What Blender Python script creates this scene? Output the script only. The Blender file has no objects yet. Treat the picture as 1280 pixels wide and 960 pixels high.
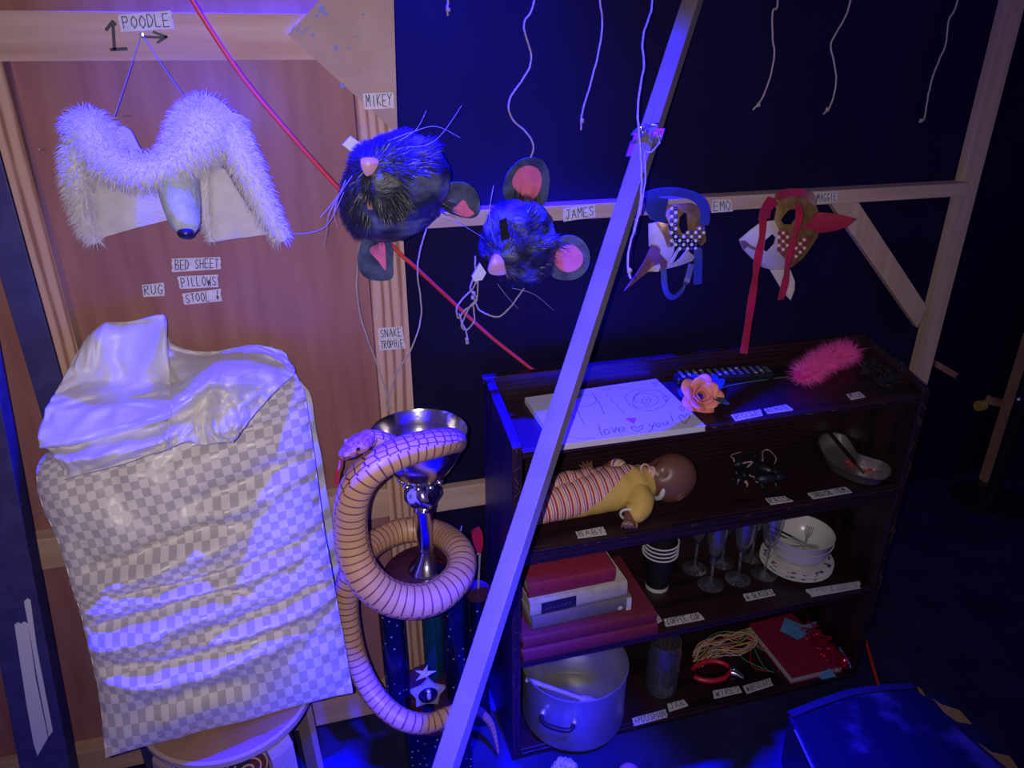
import bpy, bmesh, math, random
from mathutils import Vector, Matrix, noise
from mathutils.geometry import delaunay_2d_cdt
random.seed(7)
PI = math.pi
SC = bpy.context.scene
COL = SC.collection

# ------------------------------------------------------------------ camera, light, exposure
FPX = 924.0
YAW, PITCH = math.radians(15.5), math.radians(24.6)
EYE = Vector((0, 0, 1.6))
cam_d = bpy.data.cameras.new('camera'); cam_d.sensor_width = 36.0; cam_d.lens = FPX / 1280 * 36
cam_d.clip_start = 0.02
cam = bpy.data.objects.new('camera', cam_d); COL.objects.link(cam)
cam.location = EYE; cam.rotation_euler = (PI / 2 - PITCH, 0, -YAW)
SC.camera = cam
SC.view_settings.view_transform = 'Standard'; SC.view_settings.look = 'None'
SC.view_settings.gamma = 1; SC.view_settings.use_curve_mapping = False
SC.view_settings.exposure = 0.0
fh = Vector((math.sin(YAW), math.cos(YAW), 0)); CR = Vector((math.cos(YAW), -math.sin(YAW), 0))
CF = fh * math.cos(PITCH) - Vector((0, 0, 1)) * math.sin(PITCH)
CU = fh * math.sin(PITCH) + Vector((0, 0, 1)) * math.cos(PITCH)

world = bpy.data.worlds.new('room_dark'); SC.world = world; world.use_nodes = True
bg = world.node_tree.nodes['Background']
bg.inputs[0].default_value = (0.26, 0.16, 0.80, 1); bg.inputs[1].default_value = 0.24

def spot(name, loc, target, color, watts, size_deg, blend, radius):
    l = bpy.data.lights.new(name, 'SPOT'); l.color = color; l.energy = watts
    l.spot_size = math.radians(size_deg); l.spot_blend = blend; l.shadow_soft_size = radius
    o = bpy.data.objects.new(name, l); COL.objects.link(o); o.location = loc
    o.rotation_euler = (Vector(target) - Vector(loc)).to_track_quat('-Z', 'Y').to_euler()
    return o
# phone flash beside the lens, and the blue stage lamp hanging over the props corner
spot('phone_flash', EYE - CR * 0.035 + CU * 0.004, EYE + CF * 2 - CR * 0.22 + CU * 0.12, (1.0, 0.89, 0.85), 54, 110, 1.0, 0.004)
spot('blue_stage_lamp', (0.16, 1.495, 3.0), (0.19, 1.13, 0.4), (0.0015, 0.0, 1.0), 6200, 48, 0.85, 0.035)
spot('blue_low_lamp', (0.42, 0.05, 2.3), (0.18, 0.97, 0.0), (0.0015, 0.0, 1.0), 2300, 29, 1.0, 0.05)

# ------------------------------------------------------------------ picking points in the room
def ray(px, py):
    return CF + CR * ((px - 640) / FPX) + CU * ((480 - py) / FPX)
def ay(px, py, y):
    d = ray(px, py); return EYE + d * ((y - EYE.y) / d.y)
def az(px, py, z):
    d = ray(px, py); return EYE + d * ((z - EYE.z) / d.z)
def ad(px, py, dist):
    return EYE + ray(px, py) * dist

# ------------------------------------------------------------------ materials
def nodes_of(m):
    return m.node_tree.nodes, m.node_tree.links
def ramp(ns, stops):
    r = ns.new('ShaderNodeValToRGB'); e = r.color_ramp.elements
    while len(e) > 1: e.remove(e[-1])
    e[0].position = stops[0][0]; e[0].color = (*stops[0][1], 1)
    for p, c in stops[1:]:
        k = e.new(p); k.color = (*c, 1)
    return r
def mat(name, col, rough=0.6, metal=0.0, col2=None, scale=20, bump=0.0, bscale=60, spec=0.5, trans=0.0, stretch=(1, 1, 1), lo=0.4, hi=0.65, ior=1.45, sheen=0, coat=0, alpha=1.0, detail=4):
    m = bpy.data.materials.new(name); m.use_nodes = True
    ns, ln = nodes_of(m); b = ns['Principled BSDF']
    b.inputs['Base Color'].default_value = (*col, 1); b.inputs['Roughness'].default_value = rough
    b.inputs['Metallic'].default_value = metal; b.inputs['Specular IOR Level'].default_value = spec
    b.inputs['IOR'].default_value = ior; b.inputs['Transmission Weight'].default_value = trans
    b.inputs['Sheen Weight'].default_value = sheen; b.inputs['Coat Weight'].default_value = coat
    b.inputs['Alpha'].default_value = alpha
    tc = ns.new('ShaderNodeTexCoord'); mp = ns.new('ShaderNodeMapping'); mp.inputs['Scale'].default_value = stretch
    ln.new(tc.outputs['Object'], mp.inputs['Vector'])
    if col2:
        n = ns.new('ShaderNodeTexNoise'); n.inputs['Scale'].default_value = scale; n.inputs['Detail'].default_value = detail
        ln.new(mp.outputs[0], n.inputs['Vector'])
        r = ramp(ns, [(lo, col), (hi, col2)]); ln.new(n.outputs['Fac'], r.inputs[0]); ln.new(r.outputs[0], b.inputs['Base Color'])
    if bump:
        n2 = ns.new('ShaderNodeTexNoise'); n2.inputs['Scale'].default_value = bscale; n2.inputs['Detail'].default_value = 3
        ln.new(mp.outputs[0], n2.inputs['Vector'])
        bp = ns.new('ShaderNodeBump'); bp.inputs['Strength'].default_value = bump; bp.inputs['Distance'].default_value = 0.004
        ln.new(n2.outputs['Fac'], bp.inputs['Height']); ln.new(bp.outputs[0], b.inputs['Normal'])
    return m
def wood(name, base, dark, axis='Z', ring=34, dist=5.0, rough=0.6, spec=0.3, amount=1.0):
    m = bpy.data.materials.new(name); m.use_nodes = True
    ns, ln = nodes_of(m); b = ns['Principled BSDF']; b.inputs['Roughness'].default_value = rough
    b.inputs['Specular IOR Level'].default_value = spec
    tc = ns.new('ShaderNodeTexCoord'); mp = ns.new('ShaderNodeMapping')
    s = {'X': (0.10, 1, 1), 'Y': (1, 0.1, 1), 'Z': (1, 1, 0.10)}[axis]
    mp.inputs['Scale'].default_value = s; ln.new(tc.outputs['Object'], mp.inputs['Vector'])
    w = ns.new('ShaderNodeTexWave'); w.wave_type = 'BANDS'; w.bands_direction = {'X': 'Z', 'Y': 'X', 'Z': 'X'}[axis]
    w.inputs['Scale'].default_value = ring; w.inputs['Distortion'].default_value = dist; w.inputs['Detail'].default_value = 2
    w.inputs['Detail Scale'].default_value = 0.7
    ln.new(mp.outputs[0], w.inputs['Vector'])
    n = ns.new('ShaderNodeTexNoise'); n.inputs['Scale'].default_value = 120; n.inputs['Detail'].default_value = 3; ln.new(mp.outputs[0], n.inputs['Vector'])
    mx = ns.new('ShaderNodeMix'); mx.data_type = 'FLOAT'; mx.inputs[0].default_value = 0.35
    ln.new(w.outputs['Fac'], mx.inputs[2]); ln.new(n.outputs['Fac'], mx.inputs[3])
    mid = tuple(base[i] * (1 - 0.35 * amount) + dark[i] * 0.35 * amount for i in range(3))
    dk = tuple(base[i] * (1 - amount) + dark[i] * amount for i in range(3))
    r = ramp(ns, [(0.2, dk), (0.36, mid), (0.62, base)]); ln.new(mx.outputs[0], r.inputs[0])
    ln.new(r.outputs[0], b.inputs['Base Color'])
    bp = ns.new('ShaderNodeBump'); bp.inputs['Strength'].default_value = 0.08; bp.inputs['Distance'].default_value = 0.002
    ln.new(mx.outputs[0], bp.inputs['Height']); ln.new(bp.outputs[0], b.inputs['Normal'])
    return m
def st_nodes(ns, ln):
    a = ns.new('ShaderNodeAttribute'); a.attribute_name = 'st'
    x = ns.new('ShaderNodeSeparateXYZ'); ln.new(a.outputs['Vector'], x.inputs[0])
    return a, x
def mth(ns, ln, op, a, b=None, c=None):
    n = ns.new('ShaderNodeMath'); n.operation = op
    for i, v in enumerate((a, b, c)):
        if v is None: continue
        if isinstance(v, (int, float)): n.inputs[i].default_value = v
        else: ln.new(v, n.inputs[i])
    return n.outputs[0]
def mixc(ns, ln, fac, a, b):
    n = ns.new('ShaderNodeMix'); n.data_type = 'RGBA'
    if isinstance(fac, (int, float)): n.inputs[0].default_value = fac
    else: ln.new(fac, n.inputs[0])
    for i, v in ((6, a), (7, b)):
        if isinstance(v, tuple): n.inputs[i].default_value = (*v, 1)
        else: ln.new(v, n.inputs[i])
    return n.outputs[2]

# ------------------------------------------------------------------ mesh building
class MB:
    def __init__(s):
        s.v = []; s.f = []; s.m = []; s.st = []
    def add(s, vs, fs, m=0, st=None):
        o = len(s.v); s.v += [Vector(p) for p in vs]; s.f += [tuple(i + o for i in f) for f in fs]; s.m += [m] * len(fs)
        s.st += list(st) if st else [(0, 0, 0)] * len(vs)
    def build(s, name, mats, parent=None, loc=None, smooth=True, bevel=0.0, sub=0, angle=38, solid=0.0):
        off = wloc(parent) if parent else (Vector(loc) if loc is not None else s.base())
        me = bpy.data.meshes.new(name)
        me.from_pydata([tuple(p - off) for p in s.v], [], s.f)
        mats = mats if isinstance(mats, (list, tuple)) else [mats]
        for k in mats: me.materials.append(k)
        me.polygons.foreach_set('material_index', s.m)
        if any(t != (0, 0, 0) for t in s.st):
            at = me.attributes.new('st', 'FLOAT_VECTOR', 'POINT')
            at.data.foreach_set('vector', [c for t in s.st for c in t])
        me.update()
        bm = bmesh.new(); bm.from_mesh(me); bmesh.ops.recalc_face_normals(bm, faces=bm.faces); bm.to_mesh(me); bm.free()
        if smooth:
            me.polygons.foreach_set('use_smooth', [True] * len(me.polygons))
            me.set_sharp_from_angle(angle=math.radians(angle))
        o = bpy.data.objects.new(name, me); COL.objects.link(o)
        if parent: o.parent = parent
        else: o.location = off
        if solid:
            md = o.modifiers.new('solid', 'SOLIDIFY'); md.thickness = solid; md.offset = 0
        if bevel:
            md = o.modifiers.new('bevel', 'BEVEL'); md.width = bevel; md.segments = 2; md.limit_method = 'ANGLE'; md.angle_limit = math.radians(40)
        if sub:
            md = o.modifiers.new('sub', 'SUBSURF'); md.levels = sub; md.render_levels = sub
        return o
    def base(s):
        n = len(s.v); c = sum(s.v, Vector()) / n
        return Vector((c.x, c.y, min(p.z for p in s.v)))
def wloc(o):
    p = Vector((0, 0, 0))
    while o is not None:
        p += o.location; o = o.parent
    return p
def tag(o, label, cat, group=None, kind=None):
    o['label'] = label; o['category'] = cat
    if group: o['group'] = group
    if kind: o['kind'] = kind
    return o
def thing(name, label, cat, loc, group=None):
    o = bpy.data.objects.new(name, None); COL.objects.link(o); o.location = loc; o.empty_display_size = 0.02
    return tag(o, label, cat, group)
def copy_tree(o, shift):
    def rec(src, parent):
        c = src.copy(); COL.objects.link(c)
        if parent: c.parent = parent
        for ch in [k for k in bpy.data.objects if k.parent == src]: rec(ch, c)
        return c
    r = rec(o, None); r.location = o.location + Vector(shift); return r

def box(mb, c, s, m=0, M=None):
    c = Vector(c); h = Vector(s) / 2
    vs = [Vector((x * h.x, y * h.y, z * h.z)) for x in (-1, 1) for y in (-1, 1) for z in (-1, 1)]
    vs = [c + (M @ v if M else v) for v in vs]
    mb.add(vs, [(0, 1, 3, 2), (4, 6, 7, 5), (0, 4, 5, 1), (2, 3, 7, 6), (0, 2, 6, 4), (1, 5, 7, 3)], m)
def box2(mb, lo, hi, m=0):
    lo, hi = Vector(lo), Vector(hi); box(mb, (lo + hi) / 2, hi - lo, m)
def hexa(mb, a, b, m=0):
    """a: four corners of one face, b: the matching four of the opposite face"""
    mb.add(list(a) + list(b), [(3, 2, 1, 0), (4, 5, 6, 7)] + [(i, (i + 1) % 4, 4 + (i + 1) % 4, 4 + i) for i in range(4)], m)
def bar(mb, A, B, w, t, up, m=0):
    """square bar A->B, width w along `up` made perpendicular, thickness t"""
    A, B = Vector(A), Vector(B); d = (B - A).normalized(); u = (Vector(up) - d * Vector(up).dot(d)).normalized(); n = d.cross(u)
    q = lambda P: [P + u * (sx * w / 2) + n * (sy * t / 2) for sx, sy in ((-1, -1), (1, -1), (1, 1), (-1, 1))]
    hexa(mb, q(A), q(B), m)
def catmull(pts, k=6, closed=False):
    P = [Vector(p) for p in pts]; n = len(P); out = []
    rng = range(n) if closed else range(n - 1)
    for i in rng:
        if closed: a, b, c, d = P[(i - 1) % n], P[i], P[(i + 1) % n], P[(i + 2) % n]
        else: a, b, c, d = P[max(i - 1, 0)], P[i], P[i + 1], P[min(i + 2, n - 1)]
        for j in range(k):
            t = j / k
            out.append(0.5 * ((2 * b) + (c - a) * t + (2 * a - 5 * b + 4 * c - d) * t * t + (3 * b - a - 3 * c + d) * t ** 3))
    if not closed: out.append(P[-1])
    return out
def lerplist(vals, n, k=None):
    if not isinstance(vals, (list, tuple)): return [vals] * n
    out = []
    for i in range(n):
        t = i / max(n - 1, 1) * (len(vals) - 1); a = min(int(t), len(vals) - 2) if len(vals) > 1 else 0
        out.append(vals[a] if len(vals) == 1 else vals[a] * (1 - (t - a)) + vals[a + 1] * (t - a))
    return out
def tube(mb, pts, r, n=8, k=6, m=0, closed=False, ref=None, flat=1.0, caps=True):
    P = catmull(pts, k, closed) if k > 1 else [Vector(p) for p in pts]
    R = lerplist(r, len(P)); N = len(P)
    up = None; o = len(mb.v); vs = []; st = []; L = 0
    seam = n + 1 if ref is not None else n
    for i, p in enumerate(P):
        t = (P[(i + 1) % N] - P[i - 1]) if closed else (P[min(i + 1, N - 1)] - P[max(i - 1, 0)])
        if t.length < 1e-9: t = Vector((0, 0, 1))
        t.normalize()
        if i: L += (P[i] - P[i - 1]).length
        if ref is not None:
            rv = ref(p) if callable(ref) else Vector(ref)
            u = rv - t * rv.dot(t)
            if u.length < 1e-3: u = up if up else t.orthogonal()
        else:
            u = (up - t * up.dot(t)) if up else t.orthogonal()
        u.normalize(); up = u.copy(); b = t.cross(u)
        for j in range(seam):
            a = 2 * PI * (j / n) + (PI if ref is not None else 0)
            vs.append(p + u * (math.cos(a) * R[i]) + b * (math.sin(a) * R[i] * flat)); st.append((L, j / n, R[i]))
    fs = []
    for i in range(N if closed else N - 1):
        i2 = (i + 1) % N
        for j in range(n):
            j2 = j + 1 if ref is not None else (j + 1) % n
            fs.append((i * seam + j, i * seam + j2, i2 * seam + j2, i2 * seam + j))
    if caps and not closed:
        fs.append(tuple(range(n))[::-1]); fs.append(tuple((N - 1) * seam + j for j in range(n)))
    mb.add(vs, fs, m, st if ref is not None else None)
    return P
def lathe(mb, prof, c=(0, 0, 0), n=32, m=0, M=None, closed=False):
    c = Vector(c); vs = []
    for r, z in prof:
        for j in range(n):
            a = 2 * PI * j / n; v = Vector((r * math.cos(a), r * math.sin(a), z)); vs.append(c + (M @ v if M else v))
    K = len(prof); fs = []
    for i in range(K if closed else K - 1):
        for j in range(n):
            fs.append((i * n + j, i * n + (j + 1) % n, ((i + 1) % K) * n + (j + 1) % n, ((i + 1) % K) * n + j))
    if not closed:
        if prof[0][0] > 1e-6: fs.append(tuple(range(n))[::-1])
        if prof[-1][0] > 1e-6: fs.append(tuple((K - 1) * n + j for j in range(n)))
    mb.add(vs, fs, m)
def ball(mb, c, r, nu=20, nv=12, m=0, M=None, fn=None):
    c = Vector(c); r = Vector(r) if isinstance(r, (tuple, list, Vector)) else Vector((r, r, r)); vs = []
    for i in range(nv + 1):
        th = PI * i / nv
        for j in range(nu):
            a = 2 * PI * j / nu; d = Vector((math.sin(th) * math.cos(a), math.sin(th) * math.sin(a), math.cos(th)))
            if fn: v = fn(d)
            else: v = Vector((d.x * r.x, d.y * r.y, d.z * r.z))
            vs.append(c + (M @ v if M else v))
    fs = [(i * nu + j, (i + 1) * nu + j, (i + 1) * nu + (j + 1) % nu, i * nu + (j + 1) % nu) for i in range(nv) for j in range(nu)]
    mb.add(vs, fs, m)
def grid(mb, fn, nu, nv, m=0, st=None, wrap=False):
    vs = [fn(i / nu, j / nv) for j in range(nv + 1) for i in range(nu + 1)]
    fs = [(j * (nu + 1) + i, j * (nu + 1) + i + 1, (j + 1) * (nu + 1) + i + 1, (j + 1) * (nu + 1) + i) for j in range(nv) for i in range(nu)]
    s = [(*(st(i / nu, j / nv) if st else (i / nu, j / nv)), 0.001) for j in range(nv + 1) for i in range(nu + 1)]
    mb.add(vs, fs, m, s)
def inside(p, poly):
    x, y = p; c = False; j = len(poly) - 1
    for i in range(len(poly)):
        if (poly[i][1] > y) != (poly[j][1] > y) and x < (poly[j][0] - poly[i][0]) * (y - poly[i][1]) / (poly[j][1] - poly[i][1]) + poly[i][0]: c = not c
        j = i
    return c
def round_poly(poly, k=4):
    return [(p.x, p.y) for p in catmull([(a, b, 0) for a, b in poly], k, True)]
def shell(mb, poly, ys, thick=0.003, step=8, holes=(), m=0, axis='y', mback=None):
    """a sheet with real thickness: outline given as seen, laid on the surface ys(px,py)"""
    loops = [poly] + list(holes); vs = []; es = []
    for lp in loops:
        o = len(vs); vs += [Vector(p) for p in lp]; es += [(o + i, o + (i + 1) % len(lp)) for i in range(len(lp))]
    x0, x1 = min(p[0] for p in poly), max(p[0] for p in poly); y0, y1 = min(p[1] for p in poly), max(p[1] for p in poly)
    y = y0 + step / 2
    while y < y1:
        x = x0 + step / 2
        while x < x1:
            q = (x, y)
            if inside(q, poly) and not any(inside(q, h) for h in holes) and min((Vector(q) - Vector(p)).length for lp in loops for p in lp) > step * 0.35: vs.append(Vector(q))
            x += step
        y += step
    V, _, T, *_r = delaunay_2d_cdt(vs, es, [], 0, 1e-4)
    tri = []
    for t in T:
        c = (V[t[0]] + V[t[1]] + V[t[2]]) / 3
        if inside(c, poly) and not any(inside(c, h) for h in holes): tri.append(tuple(t))
    mapf = ay if axis == 'y' else az
    fr = [mapf(p.x, p.y, ys(p.x, p.y) if callable(ys) else ys) for p in V]
    d = Vector((0, thick, 0)) if axis == 'y' else Vector((0, 0, -thick))
    n = len(fr); cnt = {}
    for t in tri:
        for a, b in ((t[0], t[1]), (t[1], t[2]), (t[2], t[0])): cnt.setdefault(frozenset((a, b)), []).append((a, b))
    rim = [e[0] for e in cnt.values() if len(e) == 1]
    mb.add(fr + [p + d for p in fr], tri, m)
    base = len(mb.v) - 2 * n
    back = [tuple(base + n + i for i in t[::-1]) for t in tri]; side = [(base + a, base + b, base + n + b, base + n + a) for a, b in rim]
    mb.f += back + side; mb.m += [m if mback is None else mback] * len(back) + [m] * len(side)
def ribbon(mb, pts, w, nrm, m=0, k=1, lift=0.0):
    P = [Vector(p) for p in (catmull(pts, k) if k > 1 else pts)]; nrm = Vector(nrm).normalized()
    for a, b in zip(P[:-1], P[1:]):
        d = b - a
        if d.length < 1e-7: continue
        d.normalize(); s = nrm.cross(d); s.normalize(); e = d * (w * 0.35)
        up = nrm * lift
        mb.add([a - e - s * w / 2 + up, b + e - s * w / 2 + up, b + e + s * w / 2 + up, a - e + s * w / 2 + up], [(0, 1, 2, 3)], m)
def strap(mb, pts, w, wdir, t=0.0006, k=6, m=0):
    """a flat cloth ribbon: width along wdir(s), with thickness"""
    P = catmull(pts, k); N = len(P); vs = []; prev = None
    for i, p in enumerate(P):
        wd = wdir[min(int(i / k), len(wdir) - 1)] if isinstance(wdir, list) else wdir
        if isinstance(wdir, list):
            f = i / k - int(i / k); nx = wdir[min(int(i / k) + 1, len(wdir) - 1)]; wd = Vector(wd) * (1 - f) + Vector(nx) * f
        tg = (P[min(i + 1, N - 1)] - P[max(i - 1, 0)]).normalized(); s = Vector(wd) - tg * Vector(wd).dot(tg); s.normalize(); n = tg.cross(s)
        ww = w[min(int(i / k), len(w) - 1)] if isinstance(w, list) else w
        vs += [p - s * ww / 2 - n * t, p + s * ww / 2 - n * t, p + s * ww / 2 + n * t, p - s * ww / 2 + n * t]
    fs = [(i * 4 + j, i * 4 + (j + 1) % 4, i * 4 + 4 + (j + 1) % 4, i * 4 + 4 + j) for i in range(N - 1) for j in range(4)] + [(3, 2, 1, 0), tuple(N * 4 - 4 + j for j in range(4))]
    mb.add(vs, fs, m)
def sample(mb, n, keep=None):
    areas = []; tot = 0; out = []
    for f in mb.f:
        a, b, c = mb.v[f[0]], mb.v[f[1]], mb.v[f[2]]; ar = (b - a).cross(c - a).length * (0.5 if len(f) == 3 else 1); tot += ar; areas.append(tot)
    import bisect
    while len(out) < n:
        f = mb.f[min(bisect.bisect(areas, random.random() * tot), len(mb.f) - 1)]
        a, b, c = mb.v[f[0]], mb.v[f[1]], mb.v[f[2]]
        u, v = random.random(), random.random()
        if len(f) >= 4:
            d = mb.v[f[3]]; p = (a * (1 - u) + b * u) * (1 - v) + (d * (1 - u) + c * u) * v
        else:
            if u + v > 1: u, v = 1 - u, 1 - v
            p = a + (b - a) * u + (c - a) * v
        nn = (b - a).cross(c - a)
        if nn.length < 1e-12: nn = Vector((0, -1, 0))
        if keep and not keep(p): continue
        out.append((p, nn.normalized()))
    return out
def fur(mb, roots, length, width, comb=(0, 0, 0), jit=0.5, droop=0.3, m=0, center=None, zmin=-9, ymax=9):
    for p, n in roots:
        if center is not None and (p - center).dot(n) < 0: n = -n
        L = length * random.uniform(0.55, 1.25)
        cb = comb(p, n) if callable(comb) else Vector(comb)
        d = n + cb + Vector((random.uniform(-1, 1), random.uniform(-1, 1), random.uniform(-1, 1))) * jit; d.normalize()
        s = d.cross(Vector((random.uniform(-1, 1), random.uniform(-1, 1), random.uniform(-1, 1)))); s.normalize(); s *= width / 2
        q1 = p + d * L * 0.5; q2 = p + d * L + Vector((0, 0, -droop * L))
        q1.z, q2.z = max(q1.z, zmin), max(q2.z, zmin); q1.y, q2.y = min(q1.y, ymax), min(q2.y, ymax)
        mb.add([p - s, p + s, q1 + s * 0.7, q1 - s * 0.7, q2], [(0, 1, 2, 3), (3, 2, 4)], m)
def skin(name, joints, edges, mats, parent=None, loc=None, sub=2, root=0):
    me = bpy.data.meshes.new(name); off = wloc(parent) if parent else Vector(loc)
    me.from_pydata([tuple(Vector(j[0]) - off) for j in joints], edges, [])
    o = bpy.data.objects.new(name, me); COL.objects.link(o)
    md = o.modifiers.new('skin', 'SKIN'); md.use_smooth_shade = True
    for i, j in enumerate(joints):
        r = j[1]; sv = me.skin_vertices[0].data[i]; sv.radius = (r, r) if not isinstance(r, tuple) else r; sv.use_root = (i == root)
    ms = o.modifiers.new('sub', 'SUBSURF'); ms.levels = sub; ms.render_levels = sub
    dg = bpy.context.evaluated_depsgraph_get(); ev = o.evaluated_get(dg)
    nm = bpy.data.meshes.new_from_object(ev); o.modifiers.clear(); o.data = nm; nm.name = name
    nm.materials.clear(); nm.materials.append(mats)
    for p in nm.polygons: p.use_smooth = True
    if parent: o.parent = parent
    else: o.location = off
    return o

# ------------------------------------------------------------------ handwriting
GL = {
'A': [[(0, 0), (.5, 1), (1, 0)], [(.2, .4), (.8, .4)]], 'B': [[(0, 0), (0, 1), (.7, .95), (.75, .65), (.1, .5), (.9, .4), (.85, .05), (0, 0)]],
'C': [[(.95, .85), (.5, 1), (.05, .55), (.2, .1), (.6, 0), (.95, .15)]], 'D': [[(0, 0), (0, 1), (.6, .9), (.95, .5), (.6, .08), (0, 0)]],
'E': [[(.9, 1), (0, 1), (0, 0), (.9, 0)], [(0, .5), (.75, .5)]], 'F': [[(.9, 1), (0, 1), (0, 0)], [(0, .5), (.7, .5)]],
'G': [[(.95, .85), (.5, 1), (.05, .55), (.2, .05), (.7, 0), (.95, .4), (.55, .4)]], 'H': [[(0, 0), (0, 1)], [(.9, 0), (.9, 1)], [(0, .5), (.9, .5)]],
'I': [[(.5, 0), (.5, 1)]], 'J': [[(.2, 1), (1, 1)], [(.65, 1), (.6, .15), (.35, 0), (.05, .2)]], 'K': [[(0, 0), (0, 1)], [(.85, 1), (.05, .45), (.9, 0)]],
'L': [[(0, 1), (0, 0), (.85, 0)]], 'M': [[(0, 0), (.1, 1), (.5, .4), (.9, 1), (1, 0)]], 'N': [[(0, 0), (0, 1), (.9, 0), (.9, 1)]],
'O': [[(.5, 1), (.05, .7), (.05, .3), (.5, 0), (.95, .3), (.95, .7), (.5, 1)]], 'P': [[(0, 0), (0, 1), (.75, .95), (.85, .65), (.6, .5), (0, .48)]],
'R': [[(0, 0), (0, 1), (.75, .95), (.8, .65), (.05, .5), (.9, 0)]], 'S': [[(.9, .85), (.5, 1), (.1, .8), (.3, .55), (.8, .4), (.85, .12), (.45, 0), (.05, .15)]],
'T': [[(0, 1), (1, 1)], [(.5, 1), (.5, 0)]], 'U': [[(0, 1), (.05, .2), (.45, 0), (.85, .2), (.9, 1)]], 'V': [[(0, 1), (.45, 0), (.9, 1)]],
'W': [[(0, 1), (.25, 0), (.5, .7), (.75, 0), (1, 1)]], 'X': [[(0, 0), (.9, 1)], [(0, 1), (.9, 0)]], 'Y': [[(0, 1), (.45, .5), (.9, 1)], [(.45, .5), (.4, 0)]],
'6': [[(.8, .95), (.3, .75), (.05, .3), (.4, 0), (.85, .2), (.6, .5), (.1, .35)]], '&': [[(.95, 0), (.2, .75), (.45, 1), (.65, .75), (.05, .25), (.4, 0), (.9, .4)]],
'<': [[(1, .5), (0, .5)], [(.35, .85), (0, .5), (.35, .15)]], 'v': [[(.5, 1), (.5, 0)], [(.2, .35), (.5, 0), (.8, .35)]], ':': [[(.4, .75), (.45, .7)], [(.4, .2), (.45, .15)]], ' ': []}
TAPE_INK = None
def text_strokes(line, x0, x1, y0, y1):
    n = len(line); cw = (x1 - x0) / n; out = []
    for i, ch in enumerate(line):
        jx, jy = random.uniform(-.05, .05), random.uniform(-.06, .06)
        for st in GL[ch]:
            out.append([(x0 + cw * (i + 0.12 + 0.72 * (a + jx)), y0 + (y1 - y0) * min(1.05, max(-.05, b + jy + random.uniform(-.03, .03)))) for a, b in st])
    return out
def label(lines, quad, plane, val, words, lift=0.0012, pen=0.0015, parent=None, dark=False):
    """masking-tape label; quad TL,TR,BR,BL as seen, on the plane y=val or z=val"""
    f = ay if plane == 'y' else az
    q = [f(x, y, val) for x, y in quad]
    nrm = (q[3] - q[0]).cross(q[1] - q[0]).normalized()
    if nrm.dot(EYE - q[0]) < 0: nrm = -nrm
    P = lambda u, v: (q[3] * (1 - u) + q[2] * u) * (1 - v) + (q[0] * (1 - u) + q[1] * u) * v
    mb = MB(); nt = 6
    Lf = [P(random.uniform(0, .035), j / nt) for j in range(nt + 1)]; Rt = [P(1 - random.uniform(0, .035), j / nt) for j in range(nt + 1)]
    vs = []; 
    for h in (0.0003, lift):
        for j in range(nt + 1):
            for i in range(5):
                vs.append(Lf[j].lerp(Rt[j], i / 4) + nrm * (h + (0.0006 * random.random() if h == lift else 0)))
    N = (nt + 1) * 5; fs = []
    for j in range(nt):
        for i in range(4):
            a = j * 5 + i; fs += [(a, a + 1, a + 6, a + 5), (N + a, N + a + 5, N + a + 6, N + a + 1)]
    for j in range(nt):
        for i in (0, 4): a = j * 5 + i; fs.append((a, a + 5, N + a + 5, N + a))
    for i in range(4):
        for j in (0, nt): a = j * 5 + i; fs.append((a, a + 1, N + a + 1, N + a))
    mb.add(vs, fs)
    o = mb.build('tape_label', M['tape'], parent); 
    if not parent: tag(o, words, 'label', 'handwritten tape labels')
    t = MB(); nl = len(lines)
    for k, ln in enumerate(lines):
        y1 = 0.88 - k * (0.78 / nl); y0 = y1 - 0.78 / nl * (0.92 if nl == 1 else 0.78)
        for s in text_strokes(ln, 0.07, 0.95, y0, y1):
            ribbon(t, [P(a, b) for a, b in s], pen, nrm, lift=lift + 0.0009)
    t.build('lettering', M['ink'], o, smooth=False)
    return o

# ------------------------------------------------------------------ the materials
M = {}
M['tape'] = mat('masking_tape', (0.62, 0.58, 0.55), 0.7, col2=(0.52, 0.49, 0.47), scale=90, bump=0.25, bscale=300)
M['ink'] = mat('marker_ink', (0.012, 0.012, 0.03), 0.5)
M['black_wall'] = mat('black_scenery_paint', (0.005, 0.0036, 0.028), 0.75, col2=(0.0075, 0.0055, 0.037), scale=3, spec=0.12)
M['floor'] = mat('black_stage_floor', (0.012, 0.012, 0.05), 0.7, col2=(0.02, 0.02, 0.075), scale=9, spec=0.2)
M['pine'] = wood('pine', (0.50, 0.32, 0.21), (0.25, 0.12, 0.07), 'Z', 14, 9)
M['pine_x'] = mat('pine_rail', (0.52, 0.35, 0.235), 0.6, col2=(0.40, 0.235, 0.15), scale=24, stretch=(0.09, 1, 1.3), lo=.38, hi=.66, detail=5, spec=.3)
M['pine_pale'] = mat('pine_frame', (0.50, 0.375, 0.27), 0.6, col2=(0.43, 0.30, 0.205), scale=30, stretch=(1.3, 1, 0.09), lo=.38, hi=.66, detail=5, spec=.3)
M['pine_pale_x'] = mat('pine_frame_rail', (0.50, 0.375, 0.27), 0.6, col2=(0.43, 0.30, 0.205), scale=30, stretch=(0.09, 1, 1.3), lo=.38, hi=.66, detail=5, spec=.3)
M['ply'] = mat('red_plywood', (0.30, 0.135, 0.115), 0.55, col2=(0.235, 0.095, 0.082), scale=9, stretch=(3.2, 1, 0.42), lo=0.36, hi=0.68, detail=9, bump=0.05, bscale=90, spec=0.3)
M['mdf'] = mat('hardboard', (0.40, 0.27, 0.21), 0.65, col2=(0.33, 0.21, 0.16), scale=14, lo=0.35, hi=0.75)
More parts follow.
